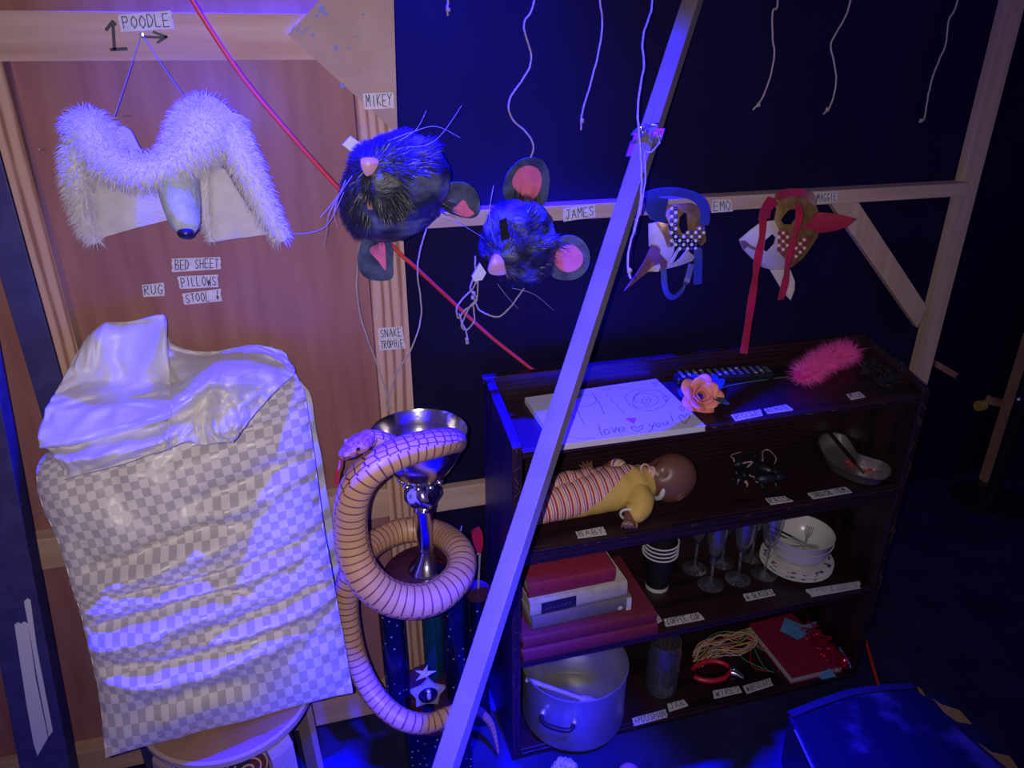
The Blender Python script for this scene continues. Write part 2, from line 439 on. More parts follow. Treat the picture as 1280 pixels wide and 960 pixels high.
M['paint'] = mat('paint_splash', (0.10, 0.12, 0.42), 0.5)
M['black_timber'] = mat('black_painted_timber', (0.036, 0.032, 0.12), 0.55, col2=(0.05, 0.045, 0.15), scale=30)
M['white_tape'] = mat('white_gaffer', (0.62, 0.60, 0.62), 0.5, bump=0.2)
M['beam'] = mat('brace_timber', (0.19, 0.155, 0.15), 0.6, col2=(0.16, 0.125, 0.12), scale=14, stretch=(1, 1, 0.25), detail=6)
M['darkwood'] = wood('dark_stained_oak', (0.024, 0.008, 0.011), (0.010, 0.004, 0.007), 'X', 23, 7, rough=0.42, spec=0.5)
M['darkwood_v'] = wood('dark_stained_oak_upright', (0.023, 0.008, 0.011), (0.010, 0.004, 0.007), 'Z', 23, 7, rough=0.42, spec=0.5)
M['red_cable'] = mat('red_rubber', (0.62, 0.045, 0.022), 0.4)
M['wire'] = mat('thin_wire', (0.45, 0.42, 0.42), 0.35, 0.6)
M['steel'] = mat('zinc_steel', (0.55, 0.55, 0.6), 0.3, 1.0)
M['fur_white'] = mat('white_fur', (0.60, 0.56, 0.53), 0.8, sheen=0.3)
M['felt'] = mat('white_felt', (0.56, 0.52, 0.46), 0.95, col2=(0.50, 0.46, 0.41), scale=40, bump=0.3, bscale=250)
M['muzzle'] = mat('painted_paper_muzzle', (0.42, 0.46, 0.47), 0.55, col2=(0.33, 0.37, 0.39), scale=45, bump=0.6, bscale=110)
M['nose_black'] = mat('black_nose', (0.012, 0.012, 0.018), 0.35)
M['lining'] = mat('pale_lining_cloth', (0.45, 0.42, 0.47), 0.8, bump=0.4, bscale=60)
M['mouse'] = mat('mouse_paper_skin', (0.014, 0.014, 0.024), 0.45, col2=(0.14, 0.16, 0.19), scale=14, lo=0.44, hi=0.70, bump=0.7, bscale=70, detail=9, stretch=(1, 1, 2.2))
M['mouse_fur'] = mat('black_fur', (0.013, 0.012, 0.024), 0.40, spec=0.9)
M['ear_grey'] = mat('grey_ear_card', (0.075, 0.095, 0.11), 0.5, col2=(0.03, 0.035, 0.045), scale=35, bump=0.3)
M['ear_pink'] = mat('pink_ear_paint', (0.72, 0.16, 0.24), 0.6, col2=(0.60, 0.12, 0.19), scale=40)
M['nose_pink'] = mat('pink_nose', (0.55, 0.28, 0.36), 0.4)
M['whisker'] = mat('whisker', (0.33, 0.30, 0.40), 0.4)
M['twine'] = mat('sisal_twine', (0.46, 0.38, 0.31), 0.9, col2=(0.36, 0.29, 0.23), scale=250, bump=0.6, bscale=500)
M['cream'] = mat('cream_mask_paper', (0.62, 0.55, 0.45), 0.55, col2=(0.55, 0.48, 0.39), scale=30, bump=0.2)
M['gold'] = mat('gold_leaf', (0.45, 0.26, 0.06), 0.38, 0.55, col2=(0.62, 0.44, 0.17), scale=40, bump=0.3)
M['brown_leather'] = mat('brown_beak_paint', (0.22, 0.10, 0.07), 0.5, col2=(0.16, 0.07, 0.05), scale=40)
M['blue_cloth'] = mat('blue_satin', (0.018, 0.03, 0.22), 0.45, sheen=0.3)
M['red_satin'] = mat('red_satin', (0.42, 0.012, 0.03), 0.28, col2=(0.30, 0.006, 0.02), scale=20, sheen=0.3)
M['red_card'] = mat('red_ear_card', (0.33, 0.012, 0.022), 0.6)
M['bead_white'] = mat('white_beads', (0.66, 0.62, 0.68), 0.25)
M['bead_pink'] = mat('pale_pink_beads', (0.72, 0.50, 0.52), 0.25)
M['bead_blue'] = mat('navy_beads', (0.02, 0.02, 0.15), 0.2)
M['bead_red'] = mat('crimson_beads', (0.30, 0.01, 0.03), 0.2)

# ------------------------------------------------------------------ the setting
FZ = -0.02
mb = MB(); box2(mb, (-2.2, -1.6, FZ - 0.05), (3.8, 3.4, FZ)); o = mb.build('floor', M['floor'], smooth=False); o['kind'] = 'structure'
mb = MB(); box2(mb, (0.16, 1.55, FZ), (1.665, 1.575, 1.735)); o = mb.build('wall_back', M['black_wall'], smooth=False); o['kind'] = 'structure'
mb = MB(); box2(mb, (-2.2, 3.35, FZ), (3.8, 3.4, 2.6)); o = mb.build('wall_far', M['black_wall'], smooth=False); o['kind'] = 'structure'
mb = MB(); box2(mb, (3.75, -1.6, FZ), (3.8, 3.4, 2.6)); o = mb.build('wall_right', M['black_wall'], smooth=False); o['kind'] = 'structure'

YF, YP = 1.45, 1.488     # front of the pine frame and face of the plywood behind it
def zrow(z0, z1, x0, x1, y0, y1, name, m, par, **k):
    b = MB(); box2(b, (x0, y0, z0), (x1, y1, z1)); return b.build(name, m, par, smooth=False, bevel=0.0012, **k)
fl = thing('scenery_flat', 'plywood scenery flat with pine frame and hardboard corner plate, poodle mask hanging on it', 'scenery flat', (-0.15, 1.47, FZ))
zrow(FZ + 0.01, 1.735, -0.475, 0.18, YP, YP + 0.006, 'plywood_panel', M['ply'], fl)
zrow(FZ, 1.735, -0.475, -0.438, YF, YP, 'stile', M['pine'], fl)
zrow(FZ, 1.735, 0.108, 0.18, YF, YP, 'stile', M['pine'], fl)
zrow(1.577, 1.650, -0.488, 0.108, YF - 0.001, YP, 'rail', M['pine_x'], fl)
zrow(0.610, 0.684, -0.438, 0.108, YF, YP, 'rail', M['pine_x'], fl)
zrow(0.005, 0.083, -0.438, 0.108, YF, YP, 'rail', M['pine_x'], fl)
g = MB(); gp = [(360, 43), (497, 168), (491, -42), (438, -42)]
shell(g, gp, YF - 0.007, 0.006, step=40); gus = g.build('corner_plate', M['mdf'], fl, smooth=False)
g = MB()
for cx, cy, r in [(402, 12, 5), (407, 18, 3), (396, 20, 2.5), (420, 60, 3), (428, 107, 3.2), (391, 44, 2.5), (454, 18, 1.6), (437, 60, 1.5), (446, 45, 1.4), (450, 88, 1.3)]:
    shell(g, [(cx + r * (0.8 + 0.4 * random.random()) * math.cos(a), cy + r * (0.8 + 0.5 * random.random()) * math.sin(a)) for a in [k * PI / 4 for k in range(8)]], YF - 0.0078, 0.0006, step=10)
for k in range(9):
    x = 363 + k * 2.4; ribbon(g, [ay(x, 43 + random.uniform(-8, 2) , YF - 0.0078), ay(x + 3, 36 + random.uniform(-9, 2), YF - 0.0078)], 0.0012, (0, -1, 0))
g.build('paint_stain', M['paint'], gus, smooth=False)['kind'] = 'stuff'
# marker figure 1 and arrow drawn on the top rail
g = MB(); yk = YF - 0.0016
for s in ([(133, 37), (141, 27), (143, 61)], [(139, 62), (158, 61)], [(141, 30), (144, 30)]): ribbon(g, [ay(x, y, yk) for x, y in s], 0.005, (0, -1, 0))
for s in ([(178, 46), (206, 47)], [(192, 40), (208, 46), (197, 53)]): ribbon(g, [ay(x, y, yk) for x, y in s], 0.004, (0, -1, 0))
g.build('marker_drawing', M['ink'], fl, smooth=False)

f2 = thing('scenery_flat', 'second plywood scenery flat at the left edge, beyond the dark post', 'scenery flat', (-0.85, 1.47, FZ))
zrow(FZ + 0.01, 1.735, -1.3, -0.53, YP, YP + 0.006, 'plywood_panel', M['ply'], f2)
zrow(0.610, 0.684, -1.3, -0.53, YF, YP, 'rail', M['pine_x'], f2)
zrow(0.005, 0.083, -1.3, -0.53, YF, YP, 'rail', M['pine_x'], f2)
mb = MB(); box2(mb, (-0.530, 1.452, FZ), (-0.478, 1.500, 1.575)); tag(mb.build('timber_post', M['black_timber'], smooth=False, bevel=0.002), 'dark painted upright between the two plywood flats', 'post')
# the nearer black post with torn white tape
def on_b(px, py): return ay(px, py, 1.33)
pr0, pr1 = on_b(-12, 440), on_b(88, 960); pl0, pl1 = on_b(-75, 440), on_b(24, 960)
def ext(a, b, z): t = (z - a.z) / (b.z - a.z); return a + (b - a) * t
tp = [ext(pl0, pl1, 1.73), ext(pr0, pr1, 1.73)]; bt = [ext(pl0, pl1, FZ), ext(pr0, pr1, FZ)]
mb = MB(); back = Vector((0, 0.045, 0)); hexa(mb, [tp[0], tp[1], bt[1], bt[0]], [p + back for p in (tp[0], tp[1], bt[1], bt[0])])
tag(mb.build('timber_post', M['black_timber'], smooth=False, bevel=0.002), 'black timber post with torn white tape, left of the stool', 'post')
mb = MB(); shell(mb, [(18, 781), (22, 778), (26, 780), (30, 777), (35, 780), (45, 850), (60, 922), (47, 945), (42, 930), (33, 880)], 1.329, 0.0015, step=12)
tag(mb.build('tape_strip', M['white_tape'], smooth=False), 'wide torn white tape strip stuck on the black post', 'tape')
mb = MB(); shell(mb, [(30, 752), (34, 748), (38, 750), (46, 810), (66, 914), (61, 921), (47, 850), (36, 785)], 1.3275, 0.0012, step=12)
tag(mb.build('tape_strip', M['white_tape'], smooth=False), 'narrow white tape strip overlapping the wide one on the black post', 'tape')

# ------------------------------------------------------------------ pine frame of the black wall
fr = thing('pine_framework', 'pale pine frame of rails, post and diagonal brace on the black wall', 'timber frame', (0.9, 1.52, FZ))
YR = 1.505
def quadbar(name, q, y0, y1, m):
    b = MB(); a = [ay(x, y, y0) for x, y in q]; hexa(b, a, [Vector((p.x, y1, p.z)) for p in a]); return b.build(name, m, fr, smooth=False, bevel=0.0012)
zrow(1.258, 1.290, 0.182, 1.60, YR, 1.55, 'rail', M['pine_pale_x'], fr)
zrow(0.550, 0.613, 0.182, 0.42, YR + 0.02, 1.55, 'rail', M['pine_pale_x'], fr)
zrow(FZ, 2.25, 1.594, 1.650, 1.526, 1.5495, 'post', M['pine_pale'], fr)
quadbar('diagonal_brace', [(1031, 243), (1069, 246), (1160, 385), (1147, 410)], 1.508, 1.526, M['pine_pale'])

# ------------------------------------------------------------------ red cable from the flat down behind the bookcase
mb = MB(); cp = [ay(225, -30, 1.435), ay(240, 0, 1.435), ay(300, 92, 1.438), ay(360, 165, 1.438), ay(420, 232, 1.44), ay(495, 312, 1.441), ay(512, 327.5, 1.441), ay(530, 344, 1.455), ay(560, 372, 1.485), ay(610, 418, 1.497), ay(660, 458, 1.50), ay(690, 484, 1.503), Vector((0.66, 1.505, 0.6)), Vector((0.9, 1.51, 0.2)), Vector((1.2, 1.512, 0.02)), Vector((1.44, 1.49, FZ + .006)), az(1075, 775, FZ + .006), az(1082, 800, FZ + .006), az(1098, 856, FZ + .006), az(1110, 885, FZ + .006)]
tube(mb, cp, 0.0042, 10, 8); tag(mb.build('electric_cable', M['red_cable']), 'red rubber cable running diagonally down the flat and behind the bookcase', 'cable')

# ------------------------------------------------------------------ bookcase
BX0, BX1, BY0, BY1 = 0.343, 1.352, 1.236, 1.482
S1, S2, S3, S4 = 0.862, 0.617, 0.302, 0.004
bc = thing('bookcase', 'dark stained wooden bookcase with open shelves against the black wall', 'bookcase', ((BX0 + BX1) / 2, (BY0 + BY1) / 2, FZ))
def side(x0, x1):
    b = MB(); q = [(BY0, FZ), (BY1, FZ), (BY1, S1 + 0.062), (BY1 - 0.02, S1 + 0.062), (BY0 + 0.012, S1 + 0.016), (BY0, S1 + 0.010)]
    n = len(q); b.add([(x0, y, z) for y, z in q] + [(x1, y, z) for y, z in q], [tuple(range(n))[::-1], tuple(range(n, 2 * n))] + [(i, (i + 1) % n, n + (i + 1) % n, n + i) for i in range(n)])
    return b.build('side_panel', M['darkwood_v'], bc, smooth=False, bevel=0.003)
side(BX0, BX0 + 0.022); side(BX1 - 0.022, BX1)
b = MB(); box2(b, (BX0 + 0.022, BY1 - 0.008, FZ), (BX1 - 0.022, BY1, S1 + 0.045)); box2(b, (BX0 - 0.004, BY1 - 0.016, S1 + 0.045), (BX1 + 0.004, BY1 + 0.004, S1 + 0.064)); b.build('back_panel', M['darkwood'], bc, smooth=False, bevel=0.002)
for z, th in ((S1, 0.018), (S2, 0.018), (S3, 0.020), (S4, 0.018)):
    b = MB(); box2(b, (BX0 + 0.022, BY0 + 0.006, z - th), (BX1 - 0.022, BY1 - 0.008, z))
    if z in (S2, S4):   # moulded front lip
        box2(b, (BX0 + 0.022, BY0 - 0.004, z - 0.012), (BX1 - 0.022, BY0 + 0.008, z - 0.002)); box2(b, (BX0 + 0.022, BY0 + 0.001, z - 0.042 if z == S2 else FZ), (BX1 - 0.022, BY0 + 0.010, z - 0.012))
    else: box2(b, (BX0 + 0.022, BY0 - 0.001, z - th), (BX1 - 0.022, BY0 + 0.008, z - 0.001))
    b.build('shelf', M['darkwood'], bc, smooth=False, bevel=0.0025)
b = MB()
for k in range(40):
    z = random.choice((S1 - 0.006, S2 - 0.007, S4 - 0.007)); x = random.uniform(BX0 + 0.05, BX1 - 0.05)
    yy = BY0 - (0.0015 if z < S1 - 0.1 else 0.0015) - (0.003 if z < S1 - 0.1 else 0)
    ribbon(b, [(x, yy, z), (x + random.uniform(0.003, 0.014), yy, z + random.uniform(-.001, .001))], random.uniform(.0006, .0016), (0, -1, 0))
for k in range(26):
    z = random.uniform(0.2, 0.86); ribbon(b, [(BX0 + random.uniform(0, .02), BY0 - 0.0006, z), (BX0 + random.uniform(0, .02), BY0 - 0.0006, z + random.uniform(.004, .02))], 0.0008, (0, -1, 0))
    z = random.uniform(0.1, 0.86); ribbon(b, [(BX1 - random.uniform(0, .02), BY0 - 0.0006, z), (BX1 - random.uniform(0, .02), BY0 - 0.0006, z + random.uniform(.004, .03))], 0.0011, (0, -1, 0))
b.build('scuff_stain', mat('bare_wood_scuff', (0.16, 0.10, 0.09), 0.6), bc, smooth=False)['kind'] = 'stuff'

# ------------------------------------------------------------------ leaning brace timber with clamp and twine
A, B = ad(866, 0, 1.46), ad(557, 960, 1.15)
dab = (B - A).normalized(); t0 = -0.12; Bf = A + dab * ((FZ + 0.005 - A.z) / dab.z); At = A - dab * 0.06
wd = dab.cross(CF).normalized()
if wd.dot(CR) < 0: wd = -wd
nrm = wd.cross(dab).normalized()
if nrm.dot(CF) < 0: nrm = -nrm
ang = math.radians(-30); wd2 = wd * math.cos(ang) + nrm * math.sin(ang)
mb = MB(); bar(mb, At, Bf, 0.034, 0.026, wd2); brace = tag(mb.build('brace_timber', M['beam'], smooth=False, bevel=0.0015), 'long pine brace leaning diagonally across the bookcase, lit blue', 'timber')

# ------------------------------------------------------------------ pillows, sheet, stool, rug
def satin(name, cells):
    m = bpy.data.materials.new(name); m.use_nodes = True; ns, ln = nodes_of(m); b = ns['Principled BSDF']
    a, x = st_nodes(ns, ln)
    if cells:
        ck = ns.new('ShaderNodeTexChecker'); ck.inputs['Scale'].default_value = 1.0; ck.inputs['Color1'].default_value = (0.60, 0.55, 0.50, 1); ck.inputs['Color2'].default_value = (0.40, 0.365, 0.35, 1)
        mp = ns.new('ShaderNodeMapping'); mp.inputs['Scale'].default_value = (cells[0], cells[1], 0); mp.inputs['Location'].default_value = (0.01, 0.01, 0.5)
        ln.new(a.outputs['Vector'], mp.inputs[0]); ln.new(mp.outputs[0], ck.inputs['Vector']); ln.new(ck.outputs['Color'], b.inputs['Base Color'])
        r = mth(ns, ln, 'MULTIPLY_ADD', ck.outputs['Fac'], 0.22, 0.36); ln.new(r, b.inputs['Roughness'])
    else:
        b.inputs['Base Color'].default_value = (0.56, 0.53, 0.50, 1); b.inputs['Roughness'].default_value = 0.42
    tc = ns.new('ShaderNodeTexCoord'); n = ns.new('ShaderNodeTexNoise'); n.inputs['Scale'].default_value = 22; n.inputs['Detail'].default_value = 4
    ln.new(tc.outputs['Object'], n.inputs['Vector']); bp = ns.new('ShaderNodeBump'); bp.inputs['Strength'].default_value = 0.35; bp.inputs['Distance'].default_value = 0.006
    ln.new(n.outputs['Fac'], bp.inputs['Height']); ln.new(bp.outputs[0], b.inputs['Normal']); b.inputs['Sheen Weight'].default_value = 0.2
    return m
M['satin_check'] = satin('checked_satin', (31, 43)); M['sheet'] = satin('cream_satin', None)
M['quilt'] = mat('quilted_white_cotton', (0.52, 0.50, 0.47), 0.7, bump=0.3, bscale=40)
rowsL = [(58, 566), (46, 585), (50, 625), (74, 680), (90, 735), (100, 765), (112, 815), (124, 870), (132, 946)]
rowsR = [(366, 462), (380, 490), (388, 535), (397, 600), (404, 655), (412, 700), (420, 745), (430, 800), (441, 864)]
ytop, ybot = 1.378, 1.135
def edge(rows, v):
    P = catmull([(x, y, 0) for x, y in rows], 4); t = v * (len(P) - 1); i = min(int(t), len(P) - 2); q = P[i].lerp(P[i + 1], t - i); return q
def fold(u, v):
    d = 0.0
    for v0, sl, amp, wdt, ua, ub in ((.335, .05, .016, .020, .45, 1.05), (.435, .06, .022, .022, 0.0, .75), (.56, .06, .015, .018, .15, 1.05), (.655, .06, .022, .022, -.1, .72), (.735, .10, .024, .022, .45, 1.1), (.80, .02, .020, .020, 0.0, .95), (.905, .03, .012, .018, .1, .7), (.22, .07, .010, .02, .5, 1.1)):
        c = v0 + sl * (0.5 - u) * 0.6 + 0.012 * math.sin(u * 7 + v0 * 30)
        w = max(0.0, min(1, (u - ua) / .2)) * max(0.0, min(1, (ub - u) / .2)); e = (v - c) / wdt
        d -= amp * w * math.exp(-e * e) ; d += amp * 0.75 * w * math.exp(-((e - 1.9) / 1.5) ** 2)
    return d
def pill(u, v, sgn):
    l, r = edge(rowsL, v), edge(rowsR, v); q = l.lerp(r, u)
    yb = ytop + (ybot - ytop) * v + 0.075 * (u - 0.5)
    p = ay(q.x, q.y, yb); b = (max(0, 1 - abs(2 * u - 1) ** 2.6)) ** 0.62 * (max(0, 1 - abs(2 * v - 1) ** 4.0)) ** 0.5
    n = noise.noise((u * 6, v * 8, 3)) * 0.010 + noise.noise((u * 15, v * 22, 7)) * 0.004
    pk = 0.006 * math.sin(v * 95 + 3 * noise.noise((v * 9, 1, 1))) * (math.exp(-(1 - u) / .07) + 0.6 * math.exp(-u / .06)) 
    back = Vector((0, 0.90, -0.15)) if sgn < 0 else Vector((0, -0.86, 0.30))
    return p + back * (b * (0.058 if sgn > 0 else 0.030)) + (Vector((0, -1, 0.05)) * ((fold(u, v) + n) * min(1, b * 1.6) + pk) if sgn > 0 else Vector((0, 0, 0)))
mb = MB(); grid(mb, lambda u, v: pill(u, v, 1), 90, 130); grid(mb, lambda u, v: pill(u, v, -1), 24, 30)
pl = thing('pillow', 'front pillow in checked cream satin standing on the stool', 'pillow', pill(.5, 1, 1) , 'pillows on the stool')
mb.build('pillow_case', M['satin_check'], pl, angle=80)
# second pillow behind, white and gathered
def pill2(u, v, s):
    L = [(150, 500), (120, 700), (150, 820)]; R = [(352, 466), (384, 484), (394, 530), (404, 585), (413, 640), (421, 690), (424, 730), (416, 760), (396, 785), (380, 815)]
    l, r = edge(L, v), edge(R, v); q = l.lerp(r, u); p = ay(q.x, q.y, 1.435 - 0.045 * v)
    b = (max(0, 1 - abs(2 * u - 1) ** 3)) ** 0.6 * (max(0, 1 - abs(2 * v - 1) ** 4)) ** 0.5
    return p + Vector((0, -0.022 * s, 0)) * b + Vector((0.004 * math.sin(v * 46) * u, -0.012 * math.sin(v * 58 + u * 9) * u ** 3 - .006 * math.sin(v * 113 + 2), 0)) * (b + .25 * u)
mb = MB(); grid(mb, lambda u, v: pill2(u, v, 1), 40, 60); grid(mb, lambda u, v: pill2(u, v, -0.6), 20, 20)
tag(mb.build('pillow', M['quilt'], angle=80), 'white gathered pillow squeezed behind the checked satin one', 'pillow', 'pillows on the stool')

# crumpled bed sheet thrown over the pillow tops
SH = [
 [(112, 420, 1.43), (130, 408, 1.44), (165, 404, 1.445), (202, 394, 1.425), (205, 400, 1.45), (214, 428, 1.445), (255, 440, 1.44), (318, 432, 1.44), (352, 438, 1.43), (360, 452, 1.41)],
 [(96, 446, 1.40), (124, 412, 1.42), (160, 410, 1.425), (205, 404, 1.40), (207, 420, 1.435), (212, 440, 1.42), (262, 446, 1.42), (315, 434, 1.41), (350, 448, 1.40), (368, 462, 1.385)],
 [(78, 478, 1.35), (112, 470, 1.37), (160, 474, 1.385), (209, 470, 1.355), (211, 468, 1.39), (225, 466, 1.36), (272, 448, 1.36), (318, 446, 1.36), (346, 456, 1.36), (366, 470, 1.355)],
 [(66, 500, 1.315), (108, 492, 1.335), (158, 496, 1.34), (210, 488, 1.315), (213, 486, 1.335), (238, 482, 1.295), (270, 464, 1.275), (304, 460, 1.285), (332, 468, 1.305), (352, 482, 1.315)],
 [(56, 525, 1.285), (100, 514, 1.285), (156, 506, 1.29), (211, 503, 1.262), (214, 500, 1.278), (240, 490, 1.24), (266, 478, 1.225), (292, 478, 1.235), (318, 486, 1.27), (334, 500, 1.285)],
 [(52, 556, 1.255), (96, 548, 1.235), (152, 532, 1.23), (210, 518, 1.218), (214, 514, 1.235), (238, 500, 1.235), (264, 486, 1.255), (282, 494, 1.235), (305, 506, 1.245), (318, 518, 1.255)],
 [(60, 560, 1.262), (98, 556, 1.262), (152, 542, 1.26), (208, 526, 1.246), (214, 524, 1.256), (238, 512, 1.255), (258, 500, 1.275), (276, 512, 1.225), (297, 528, 1.215), (304, 536, 1.225)],
 [(74, 574, 1.235), (100, 574, 1.215), (152, 560, 1.205), (206, 545, 1.20), (214, 543, 1.208), (236, 532, 1.22), (255, 524, 1.245), (270, 534, 1.215), (288, 544, 1.205), (298, 544, 1.215)],
 [(84, 598, 1.23), (104, 592, 1.225), (152, 580, 1.21), (206, 562, 1.205), (212, 561, 1.21), (232, 552, 1.215), (256, 556, 1.225), (272, 553, 1.215), (286, 552, 1.21), (292, 552, 1.22)],
]
def sheet():
    rows = [catmull([Vector(p) for p in r], 10) for r in SH]; cols = [catmull([r[i] for r in rows], 9) for i in range(len(rows[0]))]
    nu, nv = len(cols) - 1, len(cols[0]) - 1
    def fn(u, v):
        q = cols[round(u * nu)][round(v * nv)]
        p = ay(q.x, q.y, q.z + 0.022 - .004 * v); k = noise.noise((u * 7 + v * 3, v * 9, 1)) * 0.010 + (0.5 - abs(noise.noise((u * 9 + v * 7, v * 7 - u * 5, 4)))) * 0.018 + (0.4 - abs(noise.noise((u * 21 - v * 6, v * 13 + u * 8, 9)))) * 0.011
        return p + Vector((0, -1, 0.4)) * k
    mb = MB(); grid(mb, fn, nu, nv); o = mb.build('bed_sheet', M['sheet'], angle=80, solid=0.003)
    tag(o, 'crumpled cream satin bed sheet draped over the top of the pillows', 'bed sheet')
sheet()

# round bentwood stool
M['birch'] = wood('birch_veneer', (0.42, 0.31, 0.26), (0.38, 0.27, 0.21), 'X', 20, 2, rough=0.4, amount=0.6)
M['stool_top'] = mat('brown_stool_top', (0.34, 0.19, 0.12), 0.5, col2=(0.29, 0.155, 0.10), scale=12)
SZ = 0.388
ca = az(286, 866, SZ); SR = 0.168
st = thing('stool', 'round bentwood stool with brown top under the pillows', 'stool', (ca.x, ca.y, FZ))
mb = MB(); lathe(mb, [(0, SZ), (SR - 0.006, SZ), (SR - 0.006, SZ - 0.004), (0, SZ - 0.004)], (ca.x, ca.y, 0), 64); mb.build('seat_top', M['stool_top'], st)
mb = MB(); lathe(mb, [(SR - 0.006, SZ - 0.016), (SR, SZ - 0.015), (SR + 0.001, SZ - 0.001), (SR - 0.0055, SZ + 0.0015), (SR - 0.02, SZ - 0.006), (SR - 0.02, SZ - 0.016)], (ca.x, ca.y, 0), 64, closed=True); mb.build('seat_rim', M['birch'], st)
for k, aang in enumerate((-52, 38, 128, 218)):
    a = math.radians(aang); dx = Vector((math.cos(a), math.sin(a), 0)); tn = Vector((-math.sin(a), math.cos(a), 0)); c0 = Vector((ca.x, ca.y, 0))
    R1 = SR - 0.012
    pts = [c0 + dx * (-0.02 if k % 2 else -0.02) + Vector((0, 0, SZ - 0.024 - 0.0005 * k)), c0 + dx * (R1 - 0.06) + Vector((0, 0, SZ - 0.024)), c0 + dx * (R1 - 0.022) + Vector((0, 0, SZ - 0.030)), c0 + dx * (R1 - 0.004) + Vector((0, 0, SZ - 0.05)), c0 + dx * (R1 + 0.002) + Vector((0, 0, SZ - 0.09)), c0 + dx * (R1 + 0.014) + Vector((0, 0, FZ + 0.001))]
    mb = MB(); strap(mb, pts, 0.05, tn, t=0.0075, k=7); mb.build('leg', M['birch'], st, angle=30)
# rolled patterned rug standing under the stool
def rugmat():
    m = bpy.data.materials.new('dark_floral_rug'); m.use_nodes = True; ns, ln = nodes_of(m); b = ns['Principled BSDF']; b.inputs['Roughness'].default_value = 0.95
    tc = ns.new('ShaderNodeTexCoord'); v = ns.new('ShaderNodeTexVoronoi'); v.inputs['Scale'].default_value = 13; v.feature = 'F1'; ln.new(tc.outputs['Object'], v.inputs['Vector'])
    s = mth(ns, ln, 'SINE', mth(ns, ln, 'MULTIPLY', v.outputs['Distance'], 36.0)); n = ns.new('ShaderNodeTexNoise'); n.inputs['Scale'].default_value = 17; ln.new(tc.outputs['Object'], n.inputs['Vector'])
    k = mth(ns, ln, 'MULTIPLY', mth(ns, ln, 'GREATER_THAN', s, 0.72), mth(ns, ln, 'GREATER_THAN', n.outputs['Fac'], 0.47))
    bgc = mixc(ns, ln, mth(ns, ln, 'GREATER_THAN', n.outputs['Fac'], 0.52), (0.012, 0.010, 0.022), (0.10, 0.012, 0.022))
    ln.new(mixc(ns, ln, k, bgc, (0.42, 0.36, 0.33)), b.inputs['Base Color'])
    return m
M['rug'] = rugmat()
mb = MB(); prof = []
for i in range(120):
    t = i / 119; a = t * 5.2 * PI; r = 0.042 + 0.068 * t; prof.append(Vector((ca.x + 0.01 + r * math.cos(a), ca.y - 0.01 + r * math.sin(a), 0)))
h0, h1 = FZ + 0.001, 0.33
n = len(prof); mb.add([p + Vector((0, 0, h0)) for p in prof] + [p + Vector((0, 0, h1)) for p in prof], [(i, i + 1, n + i + 1, n + i) for i in range(n - 1)])
tag(mb.build('rolled_rug', M['rug'], angle=60, solid=0.006), 'rolled dark red floral rug standing between the stool legs', 'rug')

# ------------------------------------------------------------------ poodle mask
hook = ay(178, 43, YF - 0.004)
mb = MB(); tube(mb, [Vector((hook.x, YF + 0.005, hook.z)), Vector((hook.x, YF - 0.012, hook.z))], 0.0016, 8, 1); lathe(mb, [(0, 0), (.0036, 0), (.0036, .0012), (0, .0018)], (hook.x, YF - 0.0125, hook.z), 12, M=Matrix.Rotation(PI / 2, 3, 'X'))
tag(mb.build('screw', M['steel']), 'steel screw in the top rail holding the poodle mask wire', 'screw')
pm = thing('poodle_mask', 'white furry poodle head mask with felt ears, hanging from wire', 'mask', ay(200, 215, 1.42))
YM = 1.405
mb = MB(); tube(mb, [hook + Vector((0, -0.008, 0.001)), ay(160, 95, 1.425), ay(143, 146, 1.415)], 0.0008, 6, 3); tube(mb, [hook + Vector((0, -0.008, 0.001)), ay(205, 85, 1.425), ay(234, 126, 1.415)], 0.0008, 6, 3); mb.build('hanging_wire', M['wire'], pm)
band = MB(); P = lambda l: [ay(x, y, d) for x, y, d in l]
tube(band, P([(104, 160, 1.44), (112, 166, 1.42), (132, 194, 1.395), (165, 214, 1.365), (205, 211, 1.36), (234, 190, 1.375), (252, 166, 1.40), (272, 150, 1.43)]), [0.026, 0.034, 0.030, 0.024, 0.023, 0.036, 0.048, 0.044], 18, 8)
band.build('fur_band', M['fur_white'], pm)
fb = MB(); fur(fb, sample(band, 7500), 0.017, 0.0011, comb=(0, -0.25, -0.35), jit=0.42, droop=0.18); fb.build('band_fur', M['fur_white'], pm, smooth=False)
mb = MB(); shell(mb, round_poly([(150, 158), (163, 163), (172, 180), (182, 200), (168, 198), (152, 186), (142, 172)]), lambda x, y: 1.40 + 0.0009 * (190 - y), 0.004, 6); mb.build('inner_lining', M['lining'], pm)
